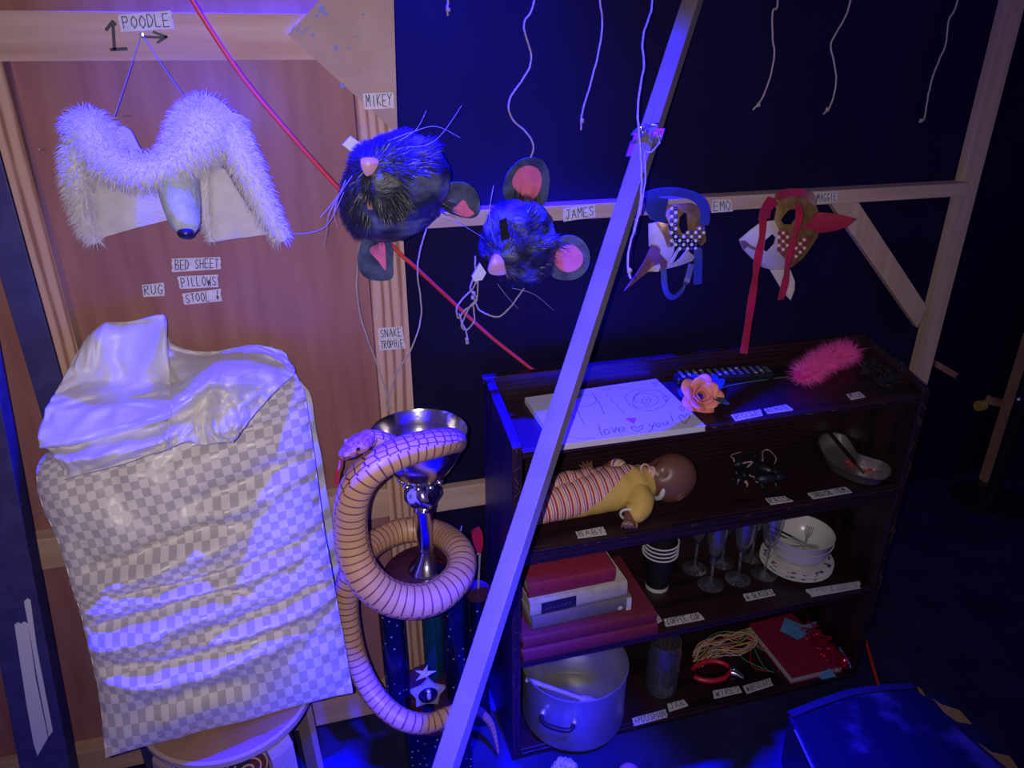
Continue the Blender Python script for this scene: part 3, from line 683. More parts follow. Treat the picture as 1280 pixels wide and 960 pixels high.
for felt, fy, edgep, er, jl in (
    ([(112, 203), (150, 220), (196, 233), (205, 255), (211, 275), (170, 285), (132, 296), (119, 306), (112, 280), (108, 240)], lambda x, y: 1.402 + 0.0004 * abs(x - 160) - 0.00008 * (y - 200), [(92, 182, 1.40), (95, 215, 1.395), (101, 250, 1.395), (108, 280, 1.395), (119, 303, 1.398)], [0.012, 0.017, 0.015, 0.011, 0.005], (-0.5, -0.3, -0.35)),
    ([(258, 203), (282, 212), (312, 262), (334, 293), (306, 297), (266, 303), (258, 280), (254, 240)], lambda x, y: 1.398 + 0.0003 * abs(x - 290), [(282, 150, 1.415), (296, 185, 1.395), (315, 225, 1.39), (334, 265, 1.39), (354, 300, 1.395)], [0.026, 0.024, 0.021, 0.018, 0.008], (0.3, -0.3, -0.55))):
    mb = MB(); shell(mb, felt, fy, 0.003, 9); ear = mb.build('felt_ear', M['felt'], pm)
    e = MB(); tube(e, P(edgep), er, 12, 8); e.build('ear_edge', M['fur_white'], ear)
    k = MB(); fur(k, sample(e, 2600), 0.016, 0.0011, comb=jl, jit=0.40, droop=0.25); k.build('ear_fur', M['fur_white'], ear, smooth=False)
e = MB(); tube(e, P([(254, 208, 1.395), (256, 240, 1.393), (258, 270, 1.393), (264, 302, 1.395)]), [0.008, 0.007, 0.006, 0.003], 8, 6); k = MB(); fur(k, sample(e, 900), 0.011, 0.001, comb=(-0.5, -.3, -.4), jit=.4, droop=.2)
e.build('ear_edge', M['fur_white'], pm); k.build('ear_fur', M['fur_white'], pm, smooth=False)
mb = MB(); tube(mb, P([(220, 212, 1.385), (222, 228, 1.368), (226, 250, 1.350), (230, 272, 1.336), (232, 284, 1.330), (232, 288, 1.331)]), [0.030, 0.036, 0.033, 0.028, 0.023, 0.012], 20, 6, flat=0.92); mb.build('muzzle', M['muzzle'], pm)
mb = MB(); ball(mb, ay(232, 291, 1.316), (0.0135, 0.013, 0.0105), 18, 12); mb.build('nose', M['nose_black'], pm)
for q, w, nm in (((49, 187), (60, 188), 0), ((155, 145), (165, 147), 1)):   # two loose screws in the panel
    mb = MB(); a = ay(*q, YP - 0.001); tube(mb, [a, a + Vector((0.011, -0.006, 0))], 0.0008, 6, 1); ball(mb, a, 0.002, 8, 6)
    tag(mb.build('screw', M['steel']), ['small screw sticking out of the plywood left of the poodle mask', 'small nail in the plywood inside the poodle mask opening'][nm], 'screw')

# ------------------------------------------------------------------ mouse masks
GL['/'] = [[(.1, 0), (.9, 1)]]
def mouse(nm, lab, c, nose, rad, tilt, ears, eye, whisk, nfur, furlen, npoly, furcut):
    t = thing(nm, lab, 'mask', c)
    nd = (nose - c); A = nd.length; nd.normalize(); Rm = Matrix.Rotation(tilt, 3, Vector((0, -1, 0)))
    def fn(d):
        dl = Rm.inverted() @ d
        r = 1 / math.sqrt((dl.x / rad[0]) ** 2 + (dl.y / rad[1]) ** 2 + (dl.z / rad[2]) ** 2)
        a = d.angle(nd); w = math.exp(-(a / 0.78) ** 2); r = r * (1 - w) + max(A * 0.97, r * 0.9) * w
        r += noise.noise(d * 3.1 + c * 9) * 0.006 + noise.noise(d * 8 + c * 5) * 0.0028
        return d * r
    hd = MB(); ball(hd, c, 1, 48, 32, fn=fn)
    hd.v = [Vector((p.x, min(p.y, c.y + 0.035), p.z)) for p in hd.v]
    hd.build('head', M['mouse'], t)
    f = MB(); keep = lambda p: p.y < c.y + 0.03 and noise.noise(p * 22) > furcut(p)
    fur(f, sample(hd, nfur, keep), furlen, 0.0009, comb=lambda p, n: (p - nose).normalized() * 2.6, jit=0.5, droop=0.10, center=c); f.build('head_fur', M['mouse_fur'], t, smooth=False)
    no = MB(); nx = sum(p[0] for p in npoly) / len(npoly); ny = sum(p[1] for p in npoly) / len(npoly); ny0 = (c + nd * A).y - 0.004
    shell(no, round_poly(npoly, 3), lambda x, y: ny0 - 0.008 * max(0, 1 - ((x - nx) / 13) ** 2 - ((y - ny) / 14) ** 2), 0.010, 4)
    no.build('nose', M['nose_pink'], t)
    for outer, inner, ys in ears:
        e = MB(); shell(e, round_poly(outer, 3), ys, 0.003, 9); er = e.build('ear', M['ear_grey'], t)
        e = MB(); shell(e, round_poly(inner, 3), lambda x, y: (ys(x, y) if callable(ys) else ys) - 0.0018, 0.0015, 8); e.build('ear_inner', M['ear_pink'], er)
        # dark hairs combed over the root of the ear
        e = MB(); rc = c; 
        q = [ay(x, y, (ys(x, y) if callable(ys) else ys) - 0.004) for x, y in inner]; q.sort(key=lambda p: (p - c).length)
        base = q[:max(3, len(q) // 2)]; cen = sum(q, Vector()) / len(q)
        rts = [((base[i % len(base)].lerp(c, 0.12 + 0.25 * random.random())) + Vector((random.uniform(-.008, .008), -0.002, random.uniform(-.008, .008))), (cen - c).normalized()) for i in range(90)]
        fur(e, rts, 0.024, 0.0013, comb=(0, -0.12, 0), jit=0.30, droop=0.1); e.build('ear_hair', M['mouse_fur'], er, smooth=False)
    e = MB(); shell(e, [eye[0], eye[1], eye[2], eye[3]], eye[4], 0.002, 6); e.build('eye_slot', eye[5], t)
    for w in whisk:
        e = MB(); tube(e, w, [0.0007, 0.0003], 5, 5); e.build('whisker', M['whisker'], t)
    return t
cM = ay(497, 238, 1.395); nM = ay(459, 207, 1.318)
M['slot_tan'] = mat('slot_showing_card', (0.30, 0.16, 0.10), 0.7); M['slot_dark'] = mat('slot_dark', (0.004, 0.004, 0.008), 0.9)
W = lambda l: [ay(x, y, d) for x, y, d in l]
mouse('mouse_mask', 'shaggy black mouse mask hanging sideways on the pine stile beside the red cable', cM, nM, (0.108, 0.075, 0.083), math.radians(42),
      [([(548, 240), (560, 229), (580, 228), (594, 237), (600, 253), (597, 268), (586, 273), (566, 268), (550, 258)], [(566, 262), (572, 256), (580, 250), (586, 260), (593, 267), (584, 271), (572, 268)], lambda x, y: 1.41 + 0.0004 * (x - 550)),
       ([(456, 296), (449, 312), (447, 330), (454, 345), (470, 351), (490, 348), (491, 328), (490, 305), (476, 296)], [(462, 313), (470, 306), (480, 303), (482, 320), (482, 338), (474, 328)], lambda x, y: 1.41 + 0.0004 * (y - 300))],
      [(457, 246), (462, 246), (466, 262), (460, 262), 1.316, M['slot_tan']],
      [W([(480, 178, 1.36), (515, 165, 1.34), (545, 158, 1.34), (575, 172, 1.35)]), W([(490, 182, 1.36), (525, 183, 1.34), (550, 170, 1.33), (577, 132, 1.33)]), W([(495, 178, 1.36), (520, 162, 1.35), (533, 138, 1.35)]),
       W([(440, 220, 1.34), (420, 248, 1.31), (400, 272, 1.30)]), W([(432, 232, 1.35), (412, 265, 1.33), (408, 290, 1.33), (404, 308, 1.33)]), W([(432, 225, 1.34), (418, 262, 1.32), (422, 285, 1.32)]), W([(545, 272, 1.37), (575, 280, 1.36), (605, 298, 1.37)]),
       W([(430, 240, 1.36), (405, 285, 1.37), (362, 293, 1.40)])], 9000, 0.019, [(451, 200), (458, 197), (470, 198), (473, 204), (466, 217), (458, 220), (453, 212)], lambda p: -0.35 + max(0, (p.x - 0.135) * 9 + (1.385 - p.z) * 7))
mb = MB(); shell(mb, [(428, 181), (438, 170), (462, 187), (452, 200)], 1.425, 0.004, 10); tag(mb.build('tape_tab', M['white_tape'], smooth=False), 'white tape tab behind the shaggy mouse mask head', 'tape')
cJ = ay(650, 303, 1.463); nJ = ay(622, 333, 1.405)
mouse('mouse_mask', 'smooth dark mouse mask with two pink lined ears hanging on the black wall rail', cJ, nJ, (0.078, 0.062, 0.094), math.radians(12),
      [([(630, 246), (632, 222), (640, 209), (652, 199), (667, 197), (680, 202), (687, 218), (686, 238), (680, 256), (655, 262)], [(641, 224), (649, 211), (662, 207), (674, 213), (677, 228), (672, 243), (662, 251), (651, 243), (642, 234)], lambda x, y: 1.475 - 0.0006 * (245 - y)),
       ([(686, 305), (698, 297), (714, 294), (728, 300), (737, 315), (735, 335), (722, 348), (704, 350), (688, 342)], [(692, 320), (702, 309), (716, 306), (727, 316), (728, 329), (719, 338), (707, 340), (696, 333)], lambda x, y: 1.475 - 0.0006 * (x - 690))],
      [(624, 276), (633, 272), (637, 298), (627, 302), 1.399, M['slot_dark']],
      [W([(617, 232, 1.41), (612, 262, 1.40), (614, 285, 1.395), (620, 308, 1.395)]), W([(640, 360, 1.42), (668, 368, 1.42), (692, 388, 1.43)]), W([(622, 355, 1.42), (635, 372, 1.42), (648, 386, 1.42)])], 4200, 0.011, [(617, 321), (622, 318), (627, 322), (635, 336), (631, 343), (618, 344), (611, 339)], lambda p: -0.1 + max(0, (p.z - 1.245) * 8 + (p.x - .42) * 5))
mb = MB(); shell(mb, [(590, 346), (600, 329), (608, 341), (603, 350), (593, 352)], 1.425, 0.006, 8); tag(mb.build('tape_tab', M['white_tape'], smooth=False), 'white folded tape tab under the smooth mouse mask, at the twine knot', 'tape')

# ------------------------------------------------------------------ bird masks
def mpoly(l, ox, oy, k): return [(ox + x / k, oy + y / k) for x, y in l]
E8 = lambda l: mpoly(l, 760, 210, 5.333)
R8 = lambda l: mpoly(l, 890, 210, 3.84)
def dome(cx, cy, rx, ry, y0, h, off=0.0): return lambda x, y: y0 - h * max(-0.04, 1 - ((x - cx) / rx) ** 2 - ((y - cy) / ry) ** 2) - off
def beads(poly, ys, pitch, ma, mbt, parent, name='beads', r=0.0034):
    a, b = MB(), MB(); x0, x1 = min(p[0] for p in poly), max(p[0] for p in poly); y0, y1 = min(p[1] for p in poly), max(p[1] for p in poly)
    j = 0; y = y0
    while y < y1:
        x = x0; i = 0
        while x < x1:
            if inside((x, y), poly): ball(a if (i + j) % 2 == 0 else b, ay(x, y, ys(x, y)), r, 8, 6)
            x += pitch; i += 1
        y += pitch; j += 1
    if a.v: a.build(name, ma, parent)
    if b.v: b.build(name, mbt, parent)
ye = dome(840, 285, 46, 50, 1.505, 0.055)
em = thing('bird_mask', 'blue ribboned bird mask with brown beak and blue white beads, beside the leaning timber', 'mask', ay(845, 280, 1.49))
mb = MB(); shell(mb, E8([(272, 372), (340, 360), (398, 380), (420, 440), (445, 500), (440, 560), (400, 640), (352, 640), (330, 520), (275, 522)]), ye, 0.003, 6); mb.build('face_panel', M['cream'], em)
mb = MB(); shell(mb, E8([(318, 366), (345, 362), (400, 372), (420, 470), (425, 530), (396, 525), (370, 450)]), lambda x, y: ye(x, y) - 0.0015, 0.001, 5); mb.build('gold_patch', M['gold'], em)
mb = MB(); shell(mb, E8([(262, 585), (290, 515), (330, 522), (352, 548), (345, 570), (395, 625), (392, 665), (345, 688), (270, 692), (200, 745), (110, 820), (185, 715), (235, 640)]), lambda x, y: ye(x, y) - 0.004 - 0.0011 * max(0, 815 - x), 0.004, 6); mb.build('beak', M['brown_leather'], em)
mb = MB(); shell(mb, E8([(262, 690), (300, 655), (345, 638), (350, 660), (335, 692)]), lambda x, y: ye(x, y) - 0.006 - 0.0011 * max(0, 815 - x), 0.001, 6); mb.build('beak_patch', M['cream'], em)
mb = MB(); shell(mb, E8([(380, 675), (470, 535), (525, 545), (578, 590), (562, 620), (480, 650)]), ye, 0.003, 6, holes=[E8([(425, 648), (470, 560), (495, 540), (522, 552), (480, 605)])]); mb.build('cheek_panel', M['cream'], em)
mb = MB(); shell(mb, E8([(400, 245), (470, 240), (560, 235), (620, 262), (645, 320), (645, 380), (655, 490), (625, 520), (560, 470), (480, 470), (410, 380), (385, 320)]), ye, 0.003, 6, holes=[E8([(478, 330), (512, 290), (526, 310), (538, 438), (492, 436), (472, 385)])]); mb.build('brow_panel', M['gold'], em)
beads(E8([(398, 248), (462, 244), (470, 330), (470, 450), (620, 395), (642, 378), (640, 440), (600, 510), (625, 540), (590, 605), (560, 560), (470, 540), (415, 520), (405, 380)]), lambda x, y: ye(x, y) - 0.004, 5.0, M['bead_white'], M['bead_blue'], em, 'bead_trim', .0042)
mb = MB(); shell(mb, E8([(240, 215), (300, 190), (402, 205), (388, 365), (335, 362), (290, 345), (255, 290)]), lambda x, y: 1.492 + 0.0004 * (y - 250), 0.004, 6); mb.build('cloth_hood', M['blue_cloth'], em)
wv = Vector((0, -1, 0.4)); EP = lambda l, y: [ay(760 + a / 5.333, 210 + b / 5.333, y + d) for a, b, d in l]
mb = MB(); strap(mb, EP([(235, 200, .02), (330, 165, 0), (450, 160, -.015), (560, 185, -.02), (625, 230, -.02), (648, 300, -.01), (640, 380, -.005)], 1.475), 0.022, [Vector((0, -.6, 1))] * 3 + [Vector((.5, -.6, .7))] * 2 + [Vector((1, -.4, 0))] * 2); mb.build('top_ribbon', M['blue_cloth'], em)
mb = MB(); strap(mb, EP([(372, 680, 0), (378, 780, -.005), (400, 845, -.008), (440, 862, -.01), (490, 820, -.008), (530, 740, -.004), (556, 640, 0)], 1.47), 0.013, [Vector((1, -.3, 0))] * 2 + [Vector((.7, -.2, .7)), Vector((0, -.2, 1)), Vector((-.6, -.2, .7))] + [Vector((1, -.3, 0.3))] * 2); mb.build('ribbon_loop', M['blue_cloth'], em)
mb = MB(); strap(mb, EP([(600, 540, 0), (602, 620, -.004), (600, 700, 0), (598, 775, .003)], 1.478), 0.019, Vector((1, -.2, 0))); mb.build('ribbon_tail', M['blue_cloth'], em)

yr = dome(968, 285, 55, 58, 1.50, 0.06)
rm = thing('bird_mask', 'red ribboned mask with red pointed ear and pink beads hanging right of the blue one', 'mask', ay(970, 290, 1.49))
eye1 = R8([(330, 250), (368, 202), (404, 195), (410, 232), (382, 272), (345, 270)]); eye2 = R8([(256, 345), (290, 316), (308, 335), (300, 365), (265, 403), (249, 395)])
mb = MB(); shell(mb, R8([(300, 258), (320, 150), (390, 112), (455, 125), (500, 175), (522, 250), (508, 330), (470, 390), (440, 430), (390, 472), (345, 440), (308, 395), (316, 300)]), yr, 0.003, 7, holes=[eye1]); mb.build('brow_panel', M['gold'], rm)
mb = MB(); shell(mb, R8([(132, 345), (182, 302), (238, 260), (300, 252), (322, 300), (312, 395), (352, 440), (388, 472), (350, 488), (300, 492), (246, 478), (190, 432), (150, 390)]), lambda x, y: yr(x, y) - 0.002, 0.003, 7, holes=[eye2]); mb.build('face_panel', M['cream'], rm)
mb = MB(); shell(mb, R8([(136, 350), (160, 348), (185, 372), (216, 384), (205, 396), (170, 378), (152, 392)]), lambda x, y: yr(x, y) - 0.0035, 0.001, 5); mb.build('gold_patch', M['brown_leather'], rm)
mb = MB(); shell(mb, R8([(280, 490), (375, 486), (398, 545), (396, 585), (378, 635), (345, 600)]), lambda x, y: 1.478 - 0.0003 * (y - 340), 0.003, 7); mb.build('chin_strip', M['cream'], rm)
mb = MB(); shell(mb, R8([(428, 300), (480, 250), (505, 212), (545, 215), (610, 222), (695, 243), (645, 283), (590, 302), (520, 312), (470, 290)]), lambda x, y: 1.455 - 0.0006 * (x - 1000) + 0.00002 * (y - 275) ** 2, 0.004, 7); mb.build('ear', M['red_card'], rm)
beads(R8([(322, 292), (372, 300), (368, 380), (352, 440), (322, 402)]), lambda x, y: yr(x, y) - 0.004, 5.2, M['bead_pink'], M['bead_red'], rm, 'bead_trim', 0.004)
beads(R8([(412, 335), (455, 325), (470, 345), (450, 385), (400, 460), (384, 470), (392, 400)]), lambda x, y: yr(x, y) - 0.004, 5.2, M['bead_pink'], M['bead_red'], rm, 'bead_trim', 0.004)
RP = lambda l, y: [ay(890 + a / 3.84, 210 + b / 3.84, y + d) for a, b, d in l]
RZ = 1.437
mb = MB(); strap(mb, RP([(250, 245, -.01), (262, 195, -.02), (310, 140, -.03), (380, 118, -.035), (450, 128, -.03), (500, 165, .02)], RZ), [.026, .028, .024, .020, .018, .016, .014], [Vector((1, -.2, .1)), Vector((.9, -.3, .5)), Vector((.5, -.4, .8)), Vector((0, -.5, 1)), Vector((-.3, -.5, 1)), Vector((-.6, -.4, .6))]); mb.build('top_ribbon', M['red_satin'], rm)
mb = MB(); strap(mb, RP([(245, 240, -.015), (240, 330, -.03), (222, 420, -.03), (208, 520, -.025), (190, 640, -.028), (172, 760, -.02), (152, 890, -.03)], RZ + .008), 0.0175, [Vector((1, -.2, 0)), Vector((1, .25, 0)), Vector((1, -.4, 0)), Vector((1, .3, 0)), Vector((1, -.5, 0)), Vector((1, 0, 0)), Vector((1, -.5, 0))]); mb.build('ribbon_tail', M['red_satin'], rm)
mb = MB(); strap(mb, RP([(412, 170, -.03), (420, 230, -.045), (398, 320, -.05), (372, 410, -.045), (358, 500, -.035), (348, 560, -.03), (330, 632, -.02)], RZ + .01), 0.0165, [Vector((1, .2, 0)), Vector((1, -.3, 0)), Vector((1, .3, 0)), Vector((1, -.2, 0)), Vector((1, .3, .1)), Vector((1, -.3, 0)), Vector((1, 0, .2))]); mb.build('ribbon_tail', M['red_satin'], rm)

# ------------------------------------------------------------------ hanging twines, clamp
def twine(pts, words, r=0.0019, knots=(), grp='hanging twines'):
    mb = MB(); P = catmull(pts, 10); P = [p + Vector((noise.noise(p * 60), noise.noise(p * 60 + Vector((9, 0, 0))), noise.noise(p * 70 + Vector((0, 9, 0))))) * 0.0012 for p in P]
    tube(mb, P, r, 6, 1)
    for i in range(26):
        p = random.choice(P); d = Vector((random.uniform(-1, 1), random.uniform(-1, 1), random.uniform(-1, 1))).normalized(); s = d.orthogonal() * 0.0002
        mb.add([p - s, p + s, p + d * random.uniform(.003, .008)], [(0, 1, 2)])
    for k in knots: ball(mb, k, (r * 2.3, r * 2.3, r * 2.6), 10, 8, fn=lambda d: d * r * 2.3 * (1 + 0.25 * math.sin(d.z * 9 + d.x * 7)))
    return tag(mb.build('twine', M['twine']), words, 'twine', grp)
T = lambda l, y=1.50: [ay(x, q, y) for x, q in l]
twine(T([(562, -160), (560, -10), (559, 8), (560, 20)], 1.52), 'short twine end at the top edge above the shaggy mouse mask', knots=[ay(560, 12, 1.52)])
twine(T([(690, -150), (668, 0), (655, 30), (664, 70), (658, 92), (637, 125), (640, 148), (660, 168), (667, 185), (662, 200)], 1.50), 'wavy twine hanging down to the top ear of the smooth mouse mask')
twine(T([(735, -150), (750, 0), (753, 30), (748, 65), (738, 105), (728, 140), (727, 148), (726, 163)], 1.50), 'twine with knotted end hanging left of the leaning timber', knots=[ay(727.5, 151, 1.50)])
twine(T([(960, -150), (972, -5), (966, 15), (966, 50), (968, 65), (963, 95), (953, 122), (946, 132), (941, 137)], 1.50), 'twine with bent end hanging above the blue bird mask label', knots=[ay(948, 131, 1.50)])
twine(T([(1080, -150), (1064, -5), (1053, 28), (1039, 55), (1043, 80), (1045, 105), (1038, 132), (1029, 143)], 1.50), 'wavy twine hanging above the corner of the diagonal brace', knots=[ay(1034, 137, 1.50)])
twine(T([(1230, -150), (1198, -3), (1186, 25), (1182, 55), (1168, 90), (1160, 120), (1156, 146), (1150, 153)], 1.50), 'twine hanging nearest the right pine post', knots=[ay(1151, 151, 1.50)])
def onb(px, py, lift=0.022):   # a point just in front of the brace timber
    n = -nrm; d = ray(px, py); t = (A + n * lift - EYE).dot(n) / d.dot(n); return EYE + d * t
twine([onb(822, -120, .05), onb(815, 0, .05), onb(812, 20, .05), onb(803, 50, .05), onb(805, 80, .05), onb(800, 110, .05), onb(797, 140, .045), onb(800, 180, .04), onb(801, 200, .035), onb(802, 235, .03), onb(799, 260, .03), onb(792, 290, .04), onb(786, 312, .05), onb(785, 332, .05), onb(788, 348, .05)], 'twine tied to the metal clamp and dangling along the leaning timber', knots=[onb(787, 338, .05)])
twine([onb(823, 171, .03), onb(824, 178, .03), onb(815, 189, .035), onb(806, 192, .035), onb(807, 220, .03), onb(803, 250, .035), onb(799, 268, .04), onb(793, 290, .043)], 'short doubled twine looped round the right side of the metal clamp', r=0.0014)
twine(T([(452, 290), (448, 320), (446, 360), (452, 400), (466, 440), (478, 475), (489, 512)], 1.435), 'twine running down the left edge of the pine stile into the trophy cup', r=0.0016)
twine(T([(533, 285), (524, 320), (522, 345), (527, 385), (523, 412), (513, 438), (495, 468), (488, 490), (484, 515)], 1.432), 'twine crossing the pine stile from the right into the trophy cup', r=0.0016)
mb = None
jt = twine(T([(594, 320), (594, 340), (590, 352), (588, 362), (596, 372), (592, 380), (581, 388), (573, 398), (571, 385), (580, 372), (590, 362), (597, 352), (596, 372), (588, 382), (580, 398), (577, 408), (584, 412), (593, 400), (591, 382)], 1.455), 'looped and knotted twine hanging below the smooth mouse mask', r=0.0018, knots=[ay(592, 366, 1.455), ay(591, 372, 1.452)])
twine(T([(592, 372), (600, 388), (622, 396), (638, 384), (648, 370), (655, 360)], 1.457), 'twine curving from the knot back under the smooth mouse mask', r=0.0018)
twine(T([(574, 392), (578, 405), (583, 415), (584, 427)], 1.45), 'short twine tail ending in a blue lit frayed knot', r=0.0018, knots=[ay(583.5, 424, 1.45), ay(584, 428, 1.45)])

cl = thing('clamp', 'small shiny metal wing nut clamp gripping the leaning timber', 'clamp', onb(807, 175, .01))
cb = onb(808, 174, 0.0); up = -dab; side_v = wd2; outv = -nrm
Mx = Matrix((side_v, -nrm.cross(side_v) if False else up, outv)).transposed()
mb = MB()
for z0, z1 in ((0.008, 0.013), (-0.040, -0.035)): box(mb, cb + Mx @ Vector((0, 0, (z0 + z1) / 2)), (0.058, 0.034, abs(z1 - z0)), M=Mx)
box(mb, cb + Mx @ Vector((0.024, 0, -0.014)), (0.005, 0.026, 0.052), M=Mx); mb.build('jaw', M['steel'], cl, smooth=False, bevel=0.0015)
mb = MB(); tube(mb, [cb + Mx @ Vector((-0.012, 0.002, 0.045)), cb + Mx @ Vector((-0.012, 0.002, 0.002))], 0.0036, 10, 1)
lathe(mb, [(0, .012), (.008, .012), (.009, .018), (.009, .024), (.006, .028), (0, .028)], cb + Mx @ Vector((-0.012, 0.002, 0)), 16, M=Mx); mb.build('bolt', M['steel'], cl)
for sx in (-1, 1):
    mb = MB(); ball(mb, cb + Mx @ Vector((-0.012 + sx * 0.014, 0.006 * sx + .006, 0.030)), (0.013, 0.0035, 0.0075), 14, 10, M=Mx @ Matrix.Rotation(sx * 0.5, 3, 'Y') @ Matrix.Rotation(0.5, 3, 'Z')); mb.build('wing', M['steel'], cl)
mb = MB(); box(mb, cb + Mx @ Vector((0.012, -0.004, 0.020)), (0.014, 0.012, 0.014), M=Mx); mb.build('nut', M['steel'], cl, smooth=False, bevel=0.002)

# ------------------------------------------------------------------ tape labels on the flats and rails
label(['POODLE'], [(146, 19), (215, 13), (218, 36), (150, 40)], 'y', YF - .0014, 'tape label reading POODLE on the top rail')
label(['MIKEY'], [(453, 117), (492, 115), (493, 135), (455, 137)], 'y', YF - .0074, 'name tape label on the hardboard corner plate above the shaggy mouse mask')
label(['BED SHEET'], [(214, 323), (277, 321), (277, 336), (214.5, 340)], 'y', YP - .0004, 'tape label reading BED SHEET on the plywood')
label(['PILLOWS'], [(221, 345.5), (273, 343), (274, 358.5), (224, 361)], 'y', YP - .0004, 'tape label reading PILLOWS on the plywood')
label(['RUG'], [(177, 356), (205.5, 353), (206.6, 369.5), (179, 371)], 'y', YP - .0004, 'small tape label reading RUG on the plywood')
label(['STOOL v'], [(227, 367), (277, 360.5), (278, 376), (229.5, 381)], 'y', YP - .0004, 'tape label reading STOOL with a down arrow on the plywood')
label(['SNAKE'], [(472, 410), (503, 408), (505, 421.5), (473, 424)], 'y', YF - .0004, 'tape label reading SNAKE on the pine stile')
label(['TROPHIE'], [(472.5, 424.5), (505, 422), (507, 435), (474, 438)], 'y', YF - .0004, 'tape label reading TROPHIE on the pine stile, under SNAKE')
label(['JAMES'], [(703, 261), (744, 255.5), (745, 270.5), (704, 277)], 'y', YR - .0014, 'five letter name tape on the pine rail, right of the smooth mouse mask')
label(['EMO'], [(889.5, 250), (913.5, 248.5), (916, 264), (888.5, 266)], 'y', YR - .0014, 'three letter tape label on the pine rail between the two bird masks')
label(['MAGGIE'], [(1018.4, 240.7), (1046, 239), (1047, 252), (1018, 255)], 'y', YR - .0014, 'name tape label at the top of the diagonal brace, right of the red mask')

# ------------------------------------------------------------------ trophies
M['silver'] = mat('polished_silver', (0.70, 0.66, 0.64), 0.16, 1.0, bump=0.12, bscale=45)
M['silver_bright'] = mat('bright_silver_figure', (0.75, 0.73, 0.72), 0.25, 0.6)
M['plum'] = mat('plum_marble', (0.05, 0.012, 0.035), 0.25, col2=(0.09, 0.03, 0.06), scale=30, lo=.5, hi=.8)
def holo():
    m = bpy.data.materials.new('dark_blue_dotted_foil'); m.use_nodes = True; ns, ln = nodes_of(m); b = ns['Principled BSDF']
    tc = ns.new('ShaderNodeTexCoord'); v = ns.new('ShaderNodeTexVoronoi'); v.inputs['Scale'].default_value = 62; v.inputs['Randomness'].default_value = 0.75; ln.new(tc.outputs['Object'], v.inputs['Vector'])
    d = mth(ns, ln, 'LESS_THAN', v.outputs['Distance'], 0.14); ln.new(mixc(ns, ln, d, (0.008, 0.010, 0.055), (0.75, 0.72, 0.80)), b.inputs['Base Color'])
    b.inputs['Metallic'].default_value = 0.55; b.inputs['Roughness'].default_value = 0.22; return m
M['holo'] = holo()
M['teal'] = mat('teal_foil', (0.01, 0.09, 0.13), 0.25, 0.5); M['plaque'] = mat('pale_star_plaque', (0.42, 0.40, 0.40), 0.35, 0.3, col2=(0.30, 0.29, 0.30), scale=160)
M['red_gloss'] = mat('red_ornament', (0.42, 0.015, 0.02), 0.2)
TX, TY = 0.168, 1.30
tr = thing('trophy', 'tall silver cup trophy on dotted blue columns with the snake coiled round it', 'trophy', (TX, TY, FZ))
c0 = (TX, TY, 0)
mb = MB(); out = [(0.010, .790), (0.030, .793), (0.046, .803), (0.062, .820), (0.078, .845), (0.090, .872), (0.097, .900), (0.0985, .903)]
lathe(mb, out + [(0.0965, .9045), (0.094, .900), (0.087, .873), (0.075, .848), (0.058, .823), (0.040, .808), (0.0, .800)], c0, 56); mb.build('cup', M['silver'], tr, angle=60)
for k in range(10):
    a = 2 * PI * k / 10; e = MB(); ball(e, (TX + 0.040 * math.cos(a), TY + 0.040 * math.sin(a), 0.796), (0.011, 0.011, 0.006), 10, 8); e.build('leaf_boss', M['silver'], tr)
mb = MB(); prof = [(0.0, .800), (.016, .795), (.012, .787), (.022, .780), (.034, .766), (.036, .752), (.030, .738), (.020, .730), (.024, .724), (.022, .716), (.020, .690), (.0165, .655), (.014, .625), (.017, .618), (.013, .612), (.016, .604), (.026, .586), (.038, .572), (.041, .565), (.041, .5625), (0, .5625)]
lathe(mb, prof, c0, 40)
mb.v = [Vector((TX + (p.x - TX) * (1 + 0.10 * math.sin(4 * math.atan2(p.y - TY, p.x - TX) + p.z * 60) * (0.73 < p.z < 0.79) + 0.10 * math.sin(3 * math.atan2(p.y - TY, p.x - TX) + p.z * 45) * (0.63 < p.z < 0.73)), TY + (p.y - TY) * (1 + 0.10 * math.sin(4 * math.atan2(p.y - TY, p.x - TX) + p.z * 60) * (0.73 < p.z < 0.79)), p.z)) for p in mb.v]
mb.build('stem', M['silver'], tr, angle=50)
mb = MB(); lathe(mb, [(0, .5625), (.088, .5625), (.094, .557), (.094, .546), (.088, .540), (0, .540)], c0, 48); mb.build('platform', M['plum'], tr)
for (px, yy), mm in (((496, 1.255), 'holo'), ((572, 1.275), 'holo'), ((545, 1.365), 'teal')):
    p = ay(px, 850, yy); mb = MB(); lathe(mb, [(.0, .541), (.024, .541), (.026, .530), (.026, .20), (.024, .192), (0, .192)], (p.x, yy, 0), 28); mb.build('column', M[mm], tr)
mb = MB(); lathe(mb, [(0, .193), (.098, .193), (.104, .187), (.104, .175), (.098, .168), (0, .168)], c0, 48); mb.build('lower_platform', M['plum'], tr)
mb = MB(); box2(mb, (TX - .075, TY - .07, FZ), (TX + .075, TY + .07, .169)); mb.build('base', M['holo'], tr, smooth=False, bevel=0.004)
em_ = MB(); ec = ay(535, 868, 1.195); 
def star(n, ro, ri, rot=0): return [(r * math.sin(PI * k / n + rot), r * math.cos(PI * k / n + rot)) for k in range(2 * n) for r in [ro if k % 2 == 0 else ri]]
